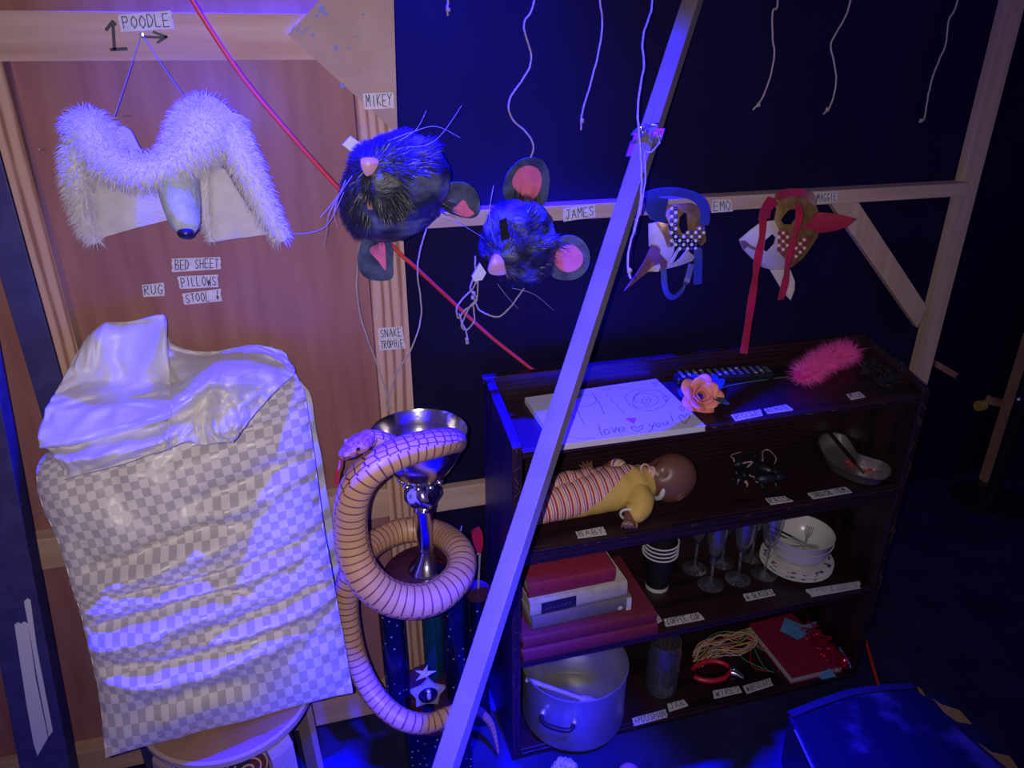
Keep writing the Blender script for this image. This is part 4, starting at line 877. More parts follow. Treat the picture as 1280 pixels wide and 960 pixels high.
s5 = star(5, .041, .027, 0.10); n5 = len(s5); em_.add([ec + Vector((x, 0, z)) for x, z in s5] + [ec + Vector((x, .008, z)) for x, z in s5] + [ec + Vector((0, -0.004, 0))], [(i, (i + 1) % n5, 2 * n5) for i in range(n5)] + [tuple(range(n5, 2 * n5))] + [(i, (i + 1) % n5, n5 + (i + 1) % n5, n5 + i) for i in range(n5)])
em_.build('star_plaque', M['plaque'], tr, smooth=False)
mb = MB(); lathe(mb, [(0, .010), (.010, .009), (.017, .006), (.021, .002), (.0215, 0), (0, 0)], ec + Vector((0, -.002, 0)), 24, M=Matrix.Rotation(PI / 2, 3, 'X')); mb.build('round_emblem', M['holo'], tr)
mb = MB(); ball(mb, ec + Vector((0, -.016, .012)), (.005, .005, .011), 10, 8); ball(mb, ec + Vector((0, -.017, .026)), .0045, 10, 8); mb.build('emblem_figure', M['silver_bright'], tr)
mb = MB(); sc_ = ay(531, 842, 1.20); s4 = star(5, .026, .009, 0.3); n4 = len(s4); mb.add([sc_ + Vector((x, 0, z)) for x, z in s4] + [sc_ + Vector((0, -.010, 0)), sc_ + Vector((0, .010, 0))], [(i, (i + 1) % n4, n4) for i in range(n4)] + [((i + 1) % n4, i, n4 + 1) for i in range(n4)]); mb.build('silver_star', M['silver_bright'], tr, smooth=False)
mb = MB(); box2(mb, (ec.x - .012, ec.y + .006, .190), (ec.x + .012, ec.y + .014, ec.z)); mb.build('plaque_stand', M['holo'], tr, smooth=False)

t2c = ay(596, 735, 1.385)
t2 = thing('trophy', 'smaller dark trophy with red ornament and silver figure between the snake and bookcase', 'trophy', (t2c.x, 1.385, FZ))
mb = MB(); lathe(mb, [(0, t2c.z), (.030, t2c.z), (.033, t2c.z - .006), (.033, t2c.z - .016), (.028, t2c.z - .022), (0, t2c.z - .022)], (t2c.x, 1.385, 0), 32); mb.build('platform', M['plum'], t2)
mb = MB(); lathe(mb, [(.024, t2c.z - .02), (.025, t2c.z - .04), (.025, .03), (.028, .02), (.030, FZ), (0, FZ)], (t2c.x, 1.385, 0), 28); mb.build('column', M['holo'], t2)
mb = MB(); fx = ay(588, 728, 1.375); tube(mb, [fx, ay(586, 716, 1.375), ay(589, 704, 1.375)], [.006, .0085, .004], 10, 5); ball(mb, ay(588, 710, 1.37), .006, 10, 8); ball(mb, ay(590, 702, 1.375), .0045, 10, 8); tube(mb, [ay(590, 702, 1.375), ay(594, 696, 1.378), ay(599, 690, 1.38)], [.0025, .0022, .002], 8, 4); mb.build('figure', M['silver_bright'], t2)
mb = MB(); shell(mb, round_poly([(590, 668), (594, 664), (601, 662), (604, 672), (603, 686), (600, 692), (596, 690), (592, 679)]), lambda x, y: 1.378, 0.010, 4); mb.build('ornament', M['red_gloss'], t2)
mb = MB(); tube(mb, [ay(600, 692, 1.385), ay(599, 705, 1.385), Vector((t2c.x + .004, 1.385, t2c.z))], .003, 8, 3); mb.build('ornament_stem', M['silver_bright'], t2)
t3c = ay(570, 672, 1.425)
t3 = thing('trophy', 'thin trophy topped by a tiny silver figure, behind the snake coil', 'trophy', (t3c.x, 1.42, FZ))
mb = MB(); lathe(mb, [(0, t3c.z - .03), (.011, t3c.z - .03), (.011, .02), (.014, .01), (.015, FZ), (0, FZ)], (t3c.x, 1.42, 0), 20); mb.build('column', M['holo'], t3)
mb = MB(); tube(mb, [Vector((t3c.x, 1.42, t3c.z - .031)), Vector((t3c.x, 1.42, t3c.z - .008)), Vector((t3c.x, 1.42, t3c.z + .012))], [.006, .009, .003], 10, 5); ball(mb, (t3c.x, 1.42, t3c.z + .016), .0045, 10, 8)
for sx in (-1, 1): tube(mb, [Vector((t3c.x, 1.42, t3c.z + .006)), Vector((t3c.x + sx * .009, 1.42, t3c.z + .016)), Vector((t3c.x + sx * .014, 1.42, t3c.z + .034))], [.0022, .0018, .0012], 6, 4)
mb.build('figure', M['silver_bright'], t3)

# ------------------------------------------------------------------ snake
def snakemat():
    m = bpy.data.materials.new('snake_skin'); m.use_nodes = True; ns, ln = nodes_of(m); b = ns['Principled BSDF']; b.inputs['Roughness'].default_value = 0.42
    a, x = st_nodes(ns, ln); L, V = x.outputs[0], x.outputs[1]
    off = mth(ns, ln, 'ABSOLUTE', mth(ns, ln, 'SUBTRACT', V, 0.5))
    belly = mth(ns, ln, 'LESS_THAN', off, 0.155)
    fr = mth(ns, ln, 'FRACT', mth(ns, ln, 'DIVIDE', L, 0.0165)); line = mth(ns, ln, 'GREATER_THAN', fr, 0.83)
    nz = ns.new('ShaderNodeTexNoise'); nz.inputs['Scale'].default_value = 26; tc = ns.new('ShaderNodeTexCoord'); ln.new(tc.outputs['Object'], nz.inputs['Vector'])
    bcol = mixc(ns, ln, nz.outputs['Fac'], (0.62, 0.385, 0.17), (0.48, 0.25, 0.13))
    c1 = mixc(ns, ln, line, bcol, (0.17, 0.055, 0.06))
    cmb = ns.new('ShaderNodeCombineXYZ'); ln.new(mth(ns, ln, 'DIVIDE', L, 0.0165), cmb.inputs[0]); ln.new(mth(ns, ln, 'MULTIPLY', V, 17.0), cmb.inputs[1])
    vo = ns.new('ShaderNodeTexVoronoi'); vo.feature = 'DISTANCE_TO_EDGE'; vo.inputs['Scale'].default_value = 1.0; vo.inputs['Randomness'].default_value = 0.25; ln.new(cmb.outputs[0], vo.inputs['Vector'])
    edge = mth(ns, ln, 'LESS_THAN', vo.outputs['Distance'], 0.085)
    back = mth(ns, ln, 'MULTIPLY', mth(ns, ln, 'SUBTRACT', off, 0.20), 5.0)
    bc = ns.new('ShaderNodeClamp'); ln.new(back, bc.inputs[0])
    sc = mixc(ns, ln, bc.outputs[0], (0.54, 0.29, 0.17), (0.33, 0.12, 0.09)); c2 = mixc(ns, ln, edge, sc, (0.11, 0.03, 0.035))
    ln.new(mixc(ns, ln, belly, c2, c1), b.inputs['Base Color'])
    h = mth(ns, ln, 'MAXIMUM', mth(ns, ln, 'MULTIPLY', belly, line), mth(ns, ln, 'MULTIPLY', mth(ns, ln, 'SUBTRACT', 1.0, belly), edge))
    bp = ns.new('ShaderNodeBump'); bp.invert = True; bp.inputs['Strength'].default_value = 0.7; bp.inputs['Distance'].default_value = 0.002; ln.new(h, bp.inputs['Height']); ln.new(bp.outputs[0], b.inputs['Normal'])
    return m
M['snake'] = snakemat(); M['snake_head'] = mat('snake_head_scales', (0.40, 0.17, 0.15), 0.4, col2=(0.20, 0.06, 0.08), scale=130, lo=.42, hi=.6, bump=.5, bscale=220)
M['eye'] = mat('black_eye', (0.004, 0.004, 0.006), 0.08); M['tongue'] = mat('crimson_tongue', (0.45, 0.01, 0.05), 0.4); M['iris'] = mat('amber_iris', (0.40, 0.25, 0.12), 0.2)
sn = thing('snake', 'tan and yellow toy snake coiled round the silver cup trophy, tongue out', 'snake', (TX, TY, FZ))
SP = [(456, 547, 1.195), (472, 549, 1.205), (490, 556, 1.222), (512, 562, 1.250), (540, 562, 1.285), (560, 559, 1.295), (569, 553, 1.268), (562, 551, 1.232), (545, 554, 1.205), (522, 559, 1.188), (498, 567, 1.175), (470, 582, 1.165), (450, 602, 1.165), (440, 628, 1.17), (438, 660, 1.175), (443, 695, 1.165), (458, 724, 1.148), (486, 746, 1.135), (520, 752, 1.132), (552, 742, 1.148), (575, 716, 1.195), (574, 688, 1.265), (550, 668, 1.365), (518, 662, 1.392), (488, 668, 1.385), (464, 682, 1.345), (447, 704, 1.29), (436, 728, 1.285), (433, 756, 1.285), (437, 790, 1.275), (444, 820, 1.262), (457, 852, 1.235), (477, 880, 1.20), (505, 900, 1.165), (535, 904, 1.165), (562, 893, 1.18), (582, 885, 1.21), (598, 889, 1.24), (609, 898, 1.25), (616, 910, 1.252), (620, 925, 1.25), (623, 941, 1.248)]
rr = [.0145, .017, .018, .019, .020, .021, .023, .026, .028, .029, .0295, .030, .0305, .031, .032, .033, .034, .0345, .034, .033, .031, .030, .029, .029, .029, .0285, .028, .027, .026, .0255, .025, .0245, .024, .023, .022, .019, .015, .012, .010, .0075, .005, .0025]
SPv = [ay(x, y, d) for x, y, d in SP]
def sref(p):
    d = (EYE - p).normalized(); d.z -= 0.9 * min(1, max(0, (p.z - 0.80) / 0.08)); return d
mb = MB(); tube(mb, SPv, rr, 26, 9, ref=sref); mb.build('body', M['snake'], sn, angle=80)
h0, h1 = ay(463, 546, 1.190), ay(424, 571, 1.158); ax = (h1 - h0).normalized(); upv = Vector((0, 0, 1)); upv = (upv - ax * upv.dot(ax)).normalized(); sd = ax.cross(upv)
Hm = Matrix((ax, sd, upv)).transposed(); HL = (h1 - h0).length
mb = MB(); R_ = [(0, .0150, .0135), (.12, .0185, .0145), (.28, .0235, .0165), (.42, .0240, .0175), (.58, .0205, .0170), (.72, .0165, .0145), (.86, .0130, .0110), (.95, .0095, .0080), (1.0, .003, .003)]
vs = []
for t, w, hh in R_:
    for j in range(24):
        a = 2 * PI * j / 24; y_, z_ = w * math.cos(a), hh * math.sin(a); z_ = z_ * (0.75 if z_ < 0 else 1.0); vs.append(h0 + Hm @ Vector((t * HL, y_, z_ - 0.003 * t)))
mb.add(vs, [(i * 24 + j, i * 24 + (j + 1) % 24, (i + 1) * 24 + (j + 1) % 24, (i + 1) * 24 + j) for i in range(len(R_) - 1) for j in range(24)] + [tuple((len(R_) - 1) * 24 + j for j in range(24))]); hd = mb.build('head', M['snake_head'], sn, sub=1)
cs = 1 if (Hm @ Vector((0, 1, 0))).dot(EYE - h0) > 0 else -1
for s in (cs, -cs):
    e = MB(); ball(e, h0 + Hm @ Vector((.56 * HL, s * .0188, .007)), .0042, 14, 10); eo = e.build('eye', M['iris'], hd); e = MB(); ball(e, h0 + Hm @ Vector((.57 * HL, s * .0205, .0075)), .0033, 12, 8); e.build('pupil', M['eye'], eo)
e = MB(); tube(e, [h0 + Hm @ Vector((t * HL, cs * w, -.004 - .0025 * math.sin(t * 5))) for t, w in ((.45, .0235), (.6, .0198), (.75, .0158), (.88, .0122), (.97, .0085))], .0007, 5, 4); e.build('mouth_line', M['eye'], hd)
tg = MB(); tp0 = ay(425, 575, 1.158); strap(tg, [tp0, ay(424, 584, 1.150), ay(421, 592, 1.148), ay(419, 606, 1.150)], 0.0032, Vector((1, -.2, 0)), .0006, 4); strap(tg, [ay(422, 590, 1.148), ay(423, 597, 1.147), ay(421, 608, 1.148)], 0.0022, Vector((1, -.2, 0)), .0006, 4); tg.build('tongue', M['tongue'], sn)

# ------------------------------------------------------------------ top of the bookcase: drawing pad, rose, remote, feather boa, dark stole
M['paper'] = mat('drawing_paper', (0.52, 0.50, 0.51), 0.8); M['pencil'] = mat('red_brown_pencil', (0.16, 0.05, 0.08), 0.8); M['pencil_red'] = mat('red_pencil', (0.50, 0.08, 0.08), 0.8)
pc = [az(656, 497, S1 + .014), az(820, 473.5, S1 + .014), az(882, 532, S1 + .014), az(697, 556, S1 + .014)]
sp = thing('drawing_pad', 'white spiral drawing pad with pencilled hearts and love you on the bookcase top', 'drawing pad', (sum(pc, Vector()) / 4).to_2d().to_3d() + Vector((0, 0, S1)))
for z0, z1, nm, sx in ((.0005, .0035, 'back_card', 0), (.0035, .0125, 'page_block', 0.001), (.0125, .014, 'top_page', 0)):
    mb = MB(); q = [Vector((p.x + random.uniform(-.001, .001), p.y, 0)) for p in pc]
    hexa(mb, [Vector((p.x, p.y, S1 + z0)) for p in q], [Vector((p.x, p.y, S1 + z1)) for p in q]); o = mb.build(nm, M['paper'], sp, smooth=False)
mb = MB(); e0, e1 = pc[0], pc[1]; dxy = (e1 - e0).normalized()
for k in range(34):
    c = e0.lerp(e1, (k + .7) / 35) + Vector((0, -.004, -.006)); pv = dxy.cross(Vector((0, 0, 1)))
    tube(mb, [c + pv * (.0055 * math.cos(a)) + Vector((0, 0, .0075 * math.sin(a))) for a in [i * 2 * PI / 8 for i in range(8)]], .0006, 5, 2, closed=True)
mb.build('spiral_binding', M['paper'], sp)
K = lambda l: [az(580 + x / 4, 400 + y / 4, S1 + .0146) for x, y in l]
def heart(cx, cy, s, tl=0): return [(cx, cy + s), (cx - s, cy - .1 * s), (cx - .55 * s, cy - .75 * s), (cx, cy - .25 * s), (cx + .6 * s, cy - .85 * s), (cx + 1.05 * s, cy - .25 * s), (cx + .1 * s, cy + s)]
mb = MB(); up_ = (0, 0, 1)
for s, w in [([(672, 528), (680, 555), (692, 578)], 3), ([(712, 545), (700, 558), (712, 572), (728, 560), (716, 546)], 3), ([(738, 540), (752, 562), (762, 536)], 3), ([(772, 553), (800, 544), (788, 534), (772, 546), (780, 560), (806, 552)], 3), ([(864, 558), (836, 540), (848, 530), (864, 540), (888, 526), (892, 540), (868, 558)], 3),
          ([(922, 520), (940, 535), (956, 512)], 3), ([(948, 524), (940, 545), (926, 560)], 3), ([(968, 516), (960, 528), (974, 534), (984, 522), (972, 514)], 3), ([(994, 510), (1000, 526), (1018, 518), (1014, 504), (1022, 522)], 3), ([(1030, 475), (1046, 505)], 3), ([(1052, 512), (1054, 515)], 3),
          (heart(1102, 492, 26), 3), (heart(912, 408, 22), 2), (heart(1012, 390, 18), 2), (heart(955, 322, 11), 2),
          ([(900 + (22 + 5.5 * t) * 1.25 * math.cos(t), 396 + (16 + 5.0 * t) * .75 * math.sin(t)) for t in [i * .35 + 1.0 for i in range(36)]], 2), ([(712, 372), (760, 420), (806, 472)], 2), ([(545, 395), (600, 375), (650, 382), (660, 408), (620, 430), (560, 428)], 2), ([(690, 352), (760, 335), (840, 345)], 2), ([(440, 470), (520, 452), (560, 500)], 2), ([(560, 430), (580, 480), (600, 520)], 2), ([(640, 360), (680, 420), (700, 470)], 2), ([(520, 580), (580, 592), (650, 590)], 2), ([(940, 352), (880, 360), (845, 395), (860, 440), (930, 455), (990, 430)], 2)]:
    ribbon(mb, K(s), .0006 * w, up_, k=4 if len(s) > 3 else 1)
mb.build('pencil_drawing', M['pencil'], sp, smooth=False)
mb = MB(); ribbon(mb, K(heart(1090, 440, 13)), .0018, up_, k=3)
mb.add(K([(805, 492), (862, 488), (850, 520)]), [(0, 1, 2)]); mb.build('red_pencil_drawing', M['pencil_red'], sp, smooth=False)

M['petal'] = mat('coral_petal', (0.72, 0.20, 0.13), 0.6, col2=(0.78, 0.30, 0.22), scale=60); M['leaf'] = mat('dark_green_leaf', (0.03, 0.10, 0.09), 0.6, col2=(0.02, 0.065, 0.06), scale=60); M['stem'] = mat('green_wire_stem', (0.05, 0.11, 0.10), 0.5)
rc = az(877, 494, S1 + .031)
ro = thing('rose', 'coral pink fabric rose with green leaves beside the drawing pad', 'flower', (rc.x, rc.y, S1))
axr = (Vector((-.1, -.75, .66))).normalized(); q0 = axr.to_track_quat('Z', 'Y').to_matrix()
for ring, (np_, rad, hgt, tl, sz) in enumerate(((3, .005, .020, .12, .013), (4, .010, .018, .35, .017), (5, .016, .013, .75, .020), (5, .022, .006, 1.15, .021))):
    for k in range(np_):
        a = 2 * PI * k / np_ + ring * .7; mb = MB()
        def pf(u, v):
            w = (u - .5) * 2; x = w * sz * (0.55 + .55 * math.sin(PI * min(1, v * .75 + .15))); z = v * sz * 1.7
            bulge = (1 - w * w) * .006; curl = tl * z + (.006 * v ** 3 * ring)
            loc = Vector((x, 0, 0)) + Vector((0, rad * .35 - bulge * -1 + math.sin(tl) * z, -.012 + math.cos(tl) * z - .002 * w * w * 3)) + Vector((0, .005 * max(0, v - .75) * 4, 0)); return rc + q0 @ (Matrix.Rotation(a, 3, 'Z') @ loc)
        grid(mb, pf, 8, 8); mb.build('petal', M['petal'], ro, solid=.0008)
for pts in ([(862, 492), (852, 484), (848, 492), (858, 499)], [(868, 476), (866, 466), (872, 472), (876, 478)], [(884, 478), (893, 468), (898, 474), (892, 482)], [(893, 476), (906, 474), (902, 486), (894, 488)], [(890, 488), (904, 497), (912, 505), (900, 503), (888, 495)]):
    mb = MB(); shell(mb, round_poly(pts, 3), S1 + .024 + random.uniform(-.002, .004), .0012, 4, axis='z'); mb.build('leaf', M['leaf'], ro)
mb = MB(); tube(mb, [rc + Vector((.01, .012, -.012)), az(905, 484, S1 + .004), az(940, 477, S1 + .003), az(985, 471, S1 + .003)], .0016, 8, 6); mb.build('stem', M['stem'], ro)

M['remote'] = mat('black_plastic', (0.012, 0.012, 0.018), 0.3); M['button'] = mat('grey_button', (0.10, 0.11, 0.14), 0.35); M['button_light'] = mat('pale_button', (0.35, 0.36, 0.42), 0.3)
ra, rb2 = az(840, 470, S1 + .012), az(960, 463, S1 + .012); rd = (rb2 - ra); rl = rd.length; rd.normalize(); rs = Vector((0, 0, 1)).cross(rd); Rm = Matrix((rd, rs, Vector((0, 0, 1)))).transposed(); rcen = (ra + rb2) / 2
rcen.y = min(rcen.y, BY1 - 0.040); rcen.z = S1 + .0105
rem = thing('remote_control', 'black remote control lying at the back of the bookcase top', 'remote control', (rcen.x, rcen.y, S1))
mb = MB(); box(mb, rcen, (rl, .046, .020), M=Rm); mb.build('body', M['remote'], rem, smooth=False, bevel=.005)
for i in range(12):
    for j in range(4):
        mb = MB(); box(mb, rcen + Rm @ Vector((-rl * .43 + i * rl * .074, -.0155 + j * .0103, .0108)), (.0075, .0055, .003), M=Rm); mb.build('button', M['button_light'] if (i * 7 + j * 3) % 5 == 0 else M['button'], rem, smooth=False, bevel=.0008)
mb = MB(); box(mb, rcen + Rm @ Vector((rl * .455, 0, .0104)), (.012, .03, .0012), M=Rm); mb.build('button', M['button'], rem, smooth=False)

M['boa'] = mat('hot_pink_feather', (0.95, 0.07, 0.42), 0.7, sheen=.4); M['boa_core'] = mat('magenta_core', (0.70, 0.02, 0.20), 0.8)
mb = MB(); tube(mb, [az(998, 470, S1 + .026), az(1015, 462, S1 + .03), az(1032, 450, S1 + .034), az(1050, 444, S1 + .034), az(1066, 440, S1 + .03)], [.012, .017, .016, .016, .011], 12, 6)
bo = thing('feather_boa', 'hot pink fluffy feather boa piece on the bookcase top', 'feather boa', mb.base()); mb.build('core', M['boa_core'], bo)
k = MB(); fur(k, sample(mb, 3600), .031, .0006, comb=(0, 0, .12), jit=.85, droop=.05, zmin=S1 + .001, ymax=1.472); k.build('feathers', M['boa'], bo, smooth=False)
M['dark_fur'] = mat('dark_fur', (0.014, 0.011, 0.016), 0.5, spec=.6)
mb = MB(); tube(mb, [az(1082, 464, S1 + .016), az(1098, 454, S1 + .019), az(1115, 457, S1 + .018), az(1120, 470, S1 + .014), az(1100, 478, S1 + .012)], [.010, .014, .015, .014, .009], 10, 6)
bo = thing('fur_stole', 'black fluffy fur stole in the right corner of the bookcase top', 'stole', mb.base()); mb.build('core', M['dark_fur'], bo)
k = MB(); fur(k, sample(mb, 1800), .015, .0009, comb=(0, 0, .1), jit=.6, droop=.15, zmin=S1 + .001, ymax=1.472); k.build('stole_fur', M['dark_fur'], bo, smooth=False)

# ------------------------------------------------------------------ second shelf: doll, rats, kidney dish
M['doll'] = mat('brown_doll_vinyl', (0.155, 0.068, 0.052), 0.38, spec=.5)
M['yellow_cloth'] = mat('yellow_jersey', (0.58, 0.40, 0.085), 0.9, col2=(0.50, 0.34, 0.07), scale=30, bump=.4, bscale=50)
M['white_trim'] = mat('white_knit_trim', (0.58, 0.56, 0.52), 0.9, bump=.4, bscale=200); M['pacifier'] = mat('pale_pink_pacifier', (0.62, 0.36, 0.33), 0.35)
def rompermat():
    m = bpy.data.materials.new('striped_and_yellow_jersey'); m.use_nodes = True; ns, ln = nodes_of(m); b = ns['Principled BSDF']; b.inputs['Roughness'].default_value = .9
    a, x = st_nodes(ns, ln); L, V = x.outputs[0], x.outputs[1]
    r = ramp(ns, [(0, (.42, .035, .04)), (.26, (.66, .50, .44)), (.42, (.66, .28, .16)), (.58, (.62, .46, .46)), (.72, (.24, .06, .22)), (.86, (.64, .50, .50))]); r.color_ramp.interpolation = 'CONSTANT'
    ln.new(mth(ns, ln, 'FRACT', mth(ns, ln, 'DIVIDE', L, .0175)), r.inputs[0])
    thr = mth(ns, ln, 'MULTIPLY_ADD', L, -2.0, 1.03); yel = mth(ns, ln, 'GREATER_THAN', V, thr)
    ln.new(mixc(ns, ln, yel, r.outputs[0], (.56, .385, .085)), b.inputs['Base Color'])
    n = ns.new('ShaderNodeTexNoise'); n.inputs['Scale'].default_value = 55; tc = ns.new('ShaderNodeTexCoord'); ln.new(tc.outputs['Object'], n.inputs['Vector']); bp = ns.new('ShaderNodeBump'); bp.inputs['Strength'].default_value = .4; bp.inputs['Distance'].default_value = .004; ln.new(n.outputs['Fac'], bp.inputs['Height']); ln.new(bp.outputs[0], b.inputs['Normal'])
    return m
M['romper'] = rompermat()
def remesh(mb, vox, name, m, parent, smooth_it=6):
    o = mb.build(name, m, parent); md = o.modifiers.new('r', 'REMESH'); md.mode = 'VOXEL'; md.voxel_size = vox; s = o.modifiers.new('s', 'SMOOTH'); s.iterations = smooth_it; s.factor = .5
    ev = o.evaluated_get(bpy.context.evaluated_depsgraph_get()); nm = bpy.data.meshes.new_from_object(ev); o.modifiers.clear(); o.data = nm; nm.materials.clear(); nm.materials.append(m)
    for p in nm.polygons: p.use_smooth = True
    return o
Hc = Vector((0.756, 1.330, S2 + .062)); ff = Vector((-.68, -.20, .70)).normalized(); cc = (Vector((1, .02, .30)) - ff * ff.dot(Vector((1, .02, .30)))).normalized(); ss = cc.cross(ff)
Hd = Matrix((ss, -ff, cc)).transposed()    # local x = side, -y = face, z = crown
sg = 1 if (Hd @ Vector((1, 0, 0))).y < 0 else -1   # which side the lens sees
def headfn(d):
    r = 1 / math.sqrt((d.x / .053) ** 2 + (d.y / .061) ** 2 + (d.z / .061) ** 2)
    g = lambda v, s, h: h * math.exp(-((d - Vector(v).normalized()).length / s) ** 2)
    r += g((0, -1, -.22), .17, .010) + g((0, -.85, -.62), .22, .005) + g((.42, -.8, -.38), .32, .006) + g((-.42, -.8, -.38), .32, .006) + g((0, -1, .35), .5, .002)
    r -= g((.33, -1, .02), .15, .0045) + g((-.33, -1, .02), .15, .0045) + g((0, -.95, -.46), .09, .003) + g((0, -.2, -1), .4, .004)
    return d * r
dl = thing('baby_doll', 'brown vinyl baby doll in striped and yellow romper lying on the second shelf', 'doll', (.58, 1.33, S2))
bd = MB(); ball(bd, Hc, 1, 48, 32, M=Hd, fn=headfn)
tube(bd, [Vector((.44, 1.335, S2 + .05)), Vector((.55, 1.335, S2 + .052)), Vector((.655, 1.33, S2 + .055)), Vector((.70, 1.33, S2 + .058)), Vector((.735, 1.333, S2 + .062))], [.030, .038, .040, .030, .026], 14, 5)
sh1, el1, wr1 = Vector((.655, 1.295, S2 + .058)), Vector((.690, 1.255, S2 + .045)), Vector((.634, 1.236, S2 + .030))
hn1 = az(786, 651, S2 + .024)
tube(bd, [Vector((.66, 1.325, S2 + .058)), sh1, Vector((.642, 1.270, S2 + .045)), hn1 + Vector((.010, .018, .006)), hn1], [.024, .020, .017, .013, .011], 12, 5)
def hand(c, fdir, pdir, curl, s=1.0, thumb=1):
    fdir, pdir = fdir.normalized(), pdir.normalized(); w = fdir.cross(pdir).normalized()
    Mh = Matrix((w, fdir, pdir)).transposed(); ball(bd, c, (.0125 * s, .013 * s, .0075 * s), 16, 10, M=Mh)
    for k, (x, L) in enumerate(((-.0095, .015), (-.0033, .0185), (.0033, .018), (.0092, .014))):
        p = c + Mh @ Vector((x * s, .009 * s, 0)); pts = [p]; a = 0
        for j in range(3):
            a += curl * (0.8 + .1 * k); pts.append(pts[-1] + Mh @ Vector((x * .16 * s, math.cos(a) * L * s / 2.4, math.sin(a) * L * s / 2.4)))
        tube(bd, pts, [.0036 * s, .0033 * s, .0030 * s, .0024 * s], 8, 3)
    p = c + Mh @ Vector((.010 * s * thumb, -.004 * s, .001)); tube(bd, [p, p + Mh @ Vector((.007 * s * thumb, .005 * s, .004 * s)), p + Mh @ Vector((.008 * s * thumb, .012 * s, .007 * s * (1 + curl)))], [.0042 * s, .0037 * s, .0028 * s], 8, 3)
hand(hn1, Vector((-.45, -.75, .1)), Vector((.1, .2, -1)), 0.85, 1.05)
hn2 = ay(737, 589, 1.395)
tube(bd, [Vector((.64, 1.345, S2 + .062)), Vector((.62, 1.375, S2 + .085)), ay(752, 598, 1.385), hn2], [.020, .016, .012, .009], 12, 5)
hand(hn2, Vector((-.38, .15, .9)), Vector((-.3, -.9, .1)), 0.16, 1.05, -1)
tube(bd, [Vector((.46, 1.335, S2 + .048)), Vector((.40, 1.318, S2 + .030)), Vector((.384, 1.312, S2 + .030))], [.020, .016, .012], 12, 4)
remesh(bd, .0017, 'body', M['doll'], dl, 4)
ro_ = MB()
def rtube(pts, r): tube(ro_, pts, r, 28, 7, ref=lambda p: Vector((0, 0, 1)))
rtube([Vector((.402, 1.315, S2 + .040)), Vector((.45, 1.318, S2 + .047)), Vector((.52, 1.325, S2 + .052)), Vector((.60, 1.330, S2 + .057)), Vector((.66, 1.330, S2 + .060)), Vector((.695, 1.331, S2 + .057)), Vector((.712, 1.332, S2 + .056))], [.030, .037, .045, .051, .048, .036, .025])
rtube([Vector((.398, 1.352, S2 + .048)), Vector((.45, 1.352, S2 + .056)), Vector((.52, 1.350, S2 + .060)), Vector((.60, 1.345, S2 + .060)), Vector((.66, 1.342, S2 + .058))], [.031, .037, .042, .042, .026])
ro_.v = [Vector((p.x, p.y, max(p.z, S2 + .002))) + Vector((0, 0, .0022 * math.sin(p.x * 150 + p.y * 60))) * (p.z > S2 + .02) for p in ro_.v]
ro_.build('romper', M['romper'], dl, angle=80)
e = MB(); tube(e, [Vector((.658, 1.325, S2 + .052)), Vector((.655, 1.300, S2 + .054)), Vector((.652, 1.278, S2 + .050)), Vector((.642, 1.262, S2 + .038)), hn1 + Vector((.008, .014, .006))], [.029, .034, .032, .028, .022], 20, 6)
e.v = [Vector((p.x, p.y, max(p.z, S2 + .0015))) + Vector((noise.noise(p * 40), noise.noise(p * 40 + Vector((5, 0, 0))), 0)) * .003 for p in e.v]; e.build('sleeve', M['yellow_cloth'], dl, angle=80)
e = MB(); ax_ = Vector((-.4, -.8, -.35)).normalized(); qq = ax_.to_track_quat('Z', 'Y').to_matrix(); cw_ = hn1 + Vector((.008, .013, .006)); tube(e, [cw_ + qq @ Vector((.021 * math.cos(a), .021 * math.sin(a), 0)) for a in [i * PI / 8 for i in range(16)]], .0032, 8, 2, closed=True); e.build('cuff', M['white_trim'], dl)
e = MB(); cN = Vector((.717, 1.330, S2 + .059)); tube(e, [cN + Vector((.010 * math.sin(a * 1) * .3, .039 * math.cos(a), .039 * math.sin(a))) for a in [i * PI / 10 for i in range(20)]], .0062, 10, 2, closed=True); e.build('collar', M['white_trim'], dl)
e = MB(); e0_ = ay(752, 592, 1.385); tube(e, [Vector((.645, 1.345, S2 + .075)), Vector((.632, 1.368, S2 + .092)), e0_ + Vector((.012, -.004, -.004))], [.022, .019, .015], 16, 5, ref=lambda p: Vector((0, -.3, 1))); e.build('sleeve', M['romper'], dl)
e = MB(); cA = Vector((.400, 1.315, S2 + .036)); tube(e, [cA + Vector((0, .026 * math.cos(a), .026 * math.sin(a))) for a in [i * PI / 8 for i in range(16)]], .003, 8, 2, closed=True); e.build('cuff', M['white_trim'], dl)
mo = Hc + Hd @ Vector((0, -.061, -.020)); pf_ = -(Hd @ Vector((0, 1, 0)))
e = MB(); lathe(e, [(0, .004), (.011, .003), (.014, .001), (.0135, -.001), (0, -.003)], mo + pf_ * .004, 22, M=(pf_ + cc * -.35).normalized().to_track_quat('Z', 'Y').to_matrix()); ball(e, mo + pf_ * .010, .006, 12, 8); p0 = e.build('pacifier', M['pacifier'], dl)
e = MB(); rc_ = mo + pf_ * .026 - cc * .004; tube(e, [rc_ + pf_ * (.0165 * math.sin(a)) + ((ss * .35 - cc * .9).normalized()) * (.0105 * math.cos(a)) for a in [i * PI / 9 for i in range(18)]], .0026, 8, 2, closed=True); e.build('pacifier_ring', M['pacifier'], p0)
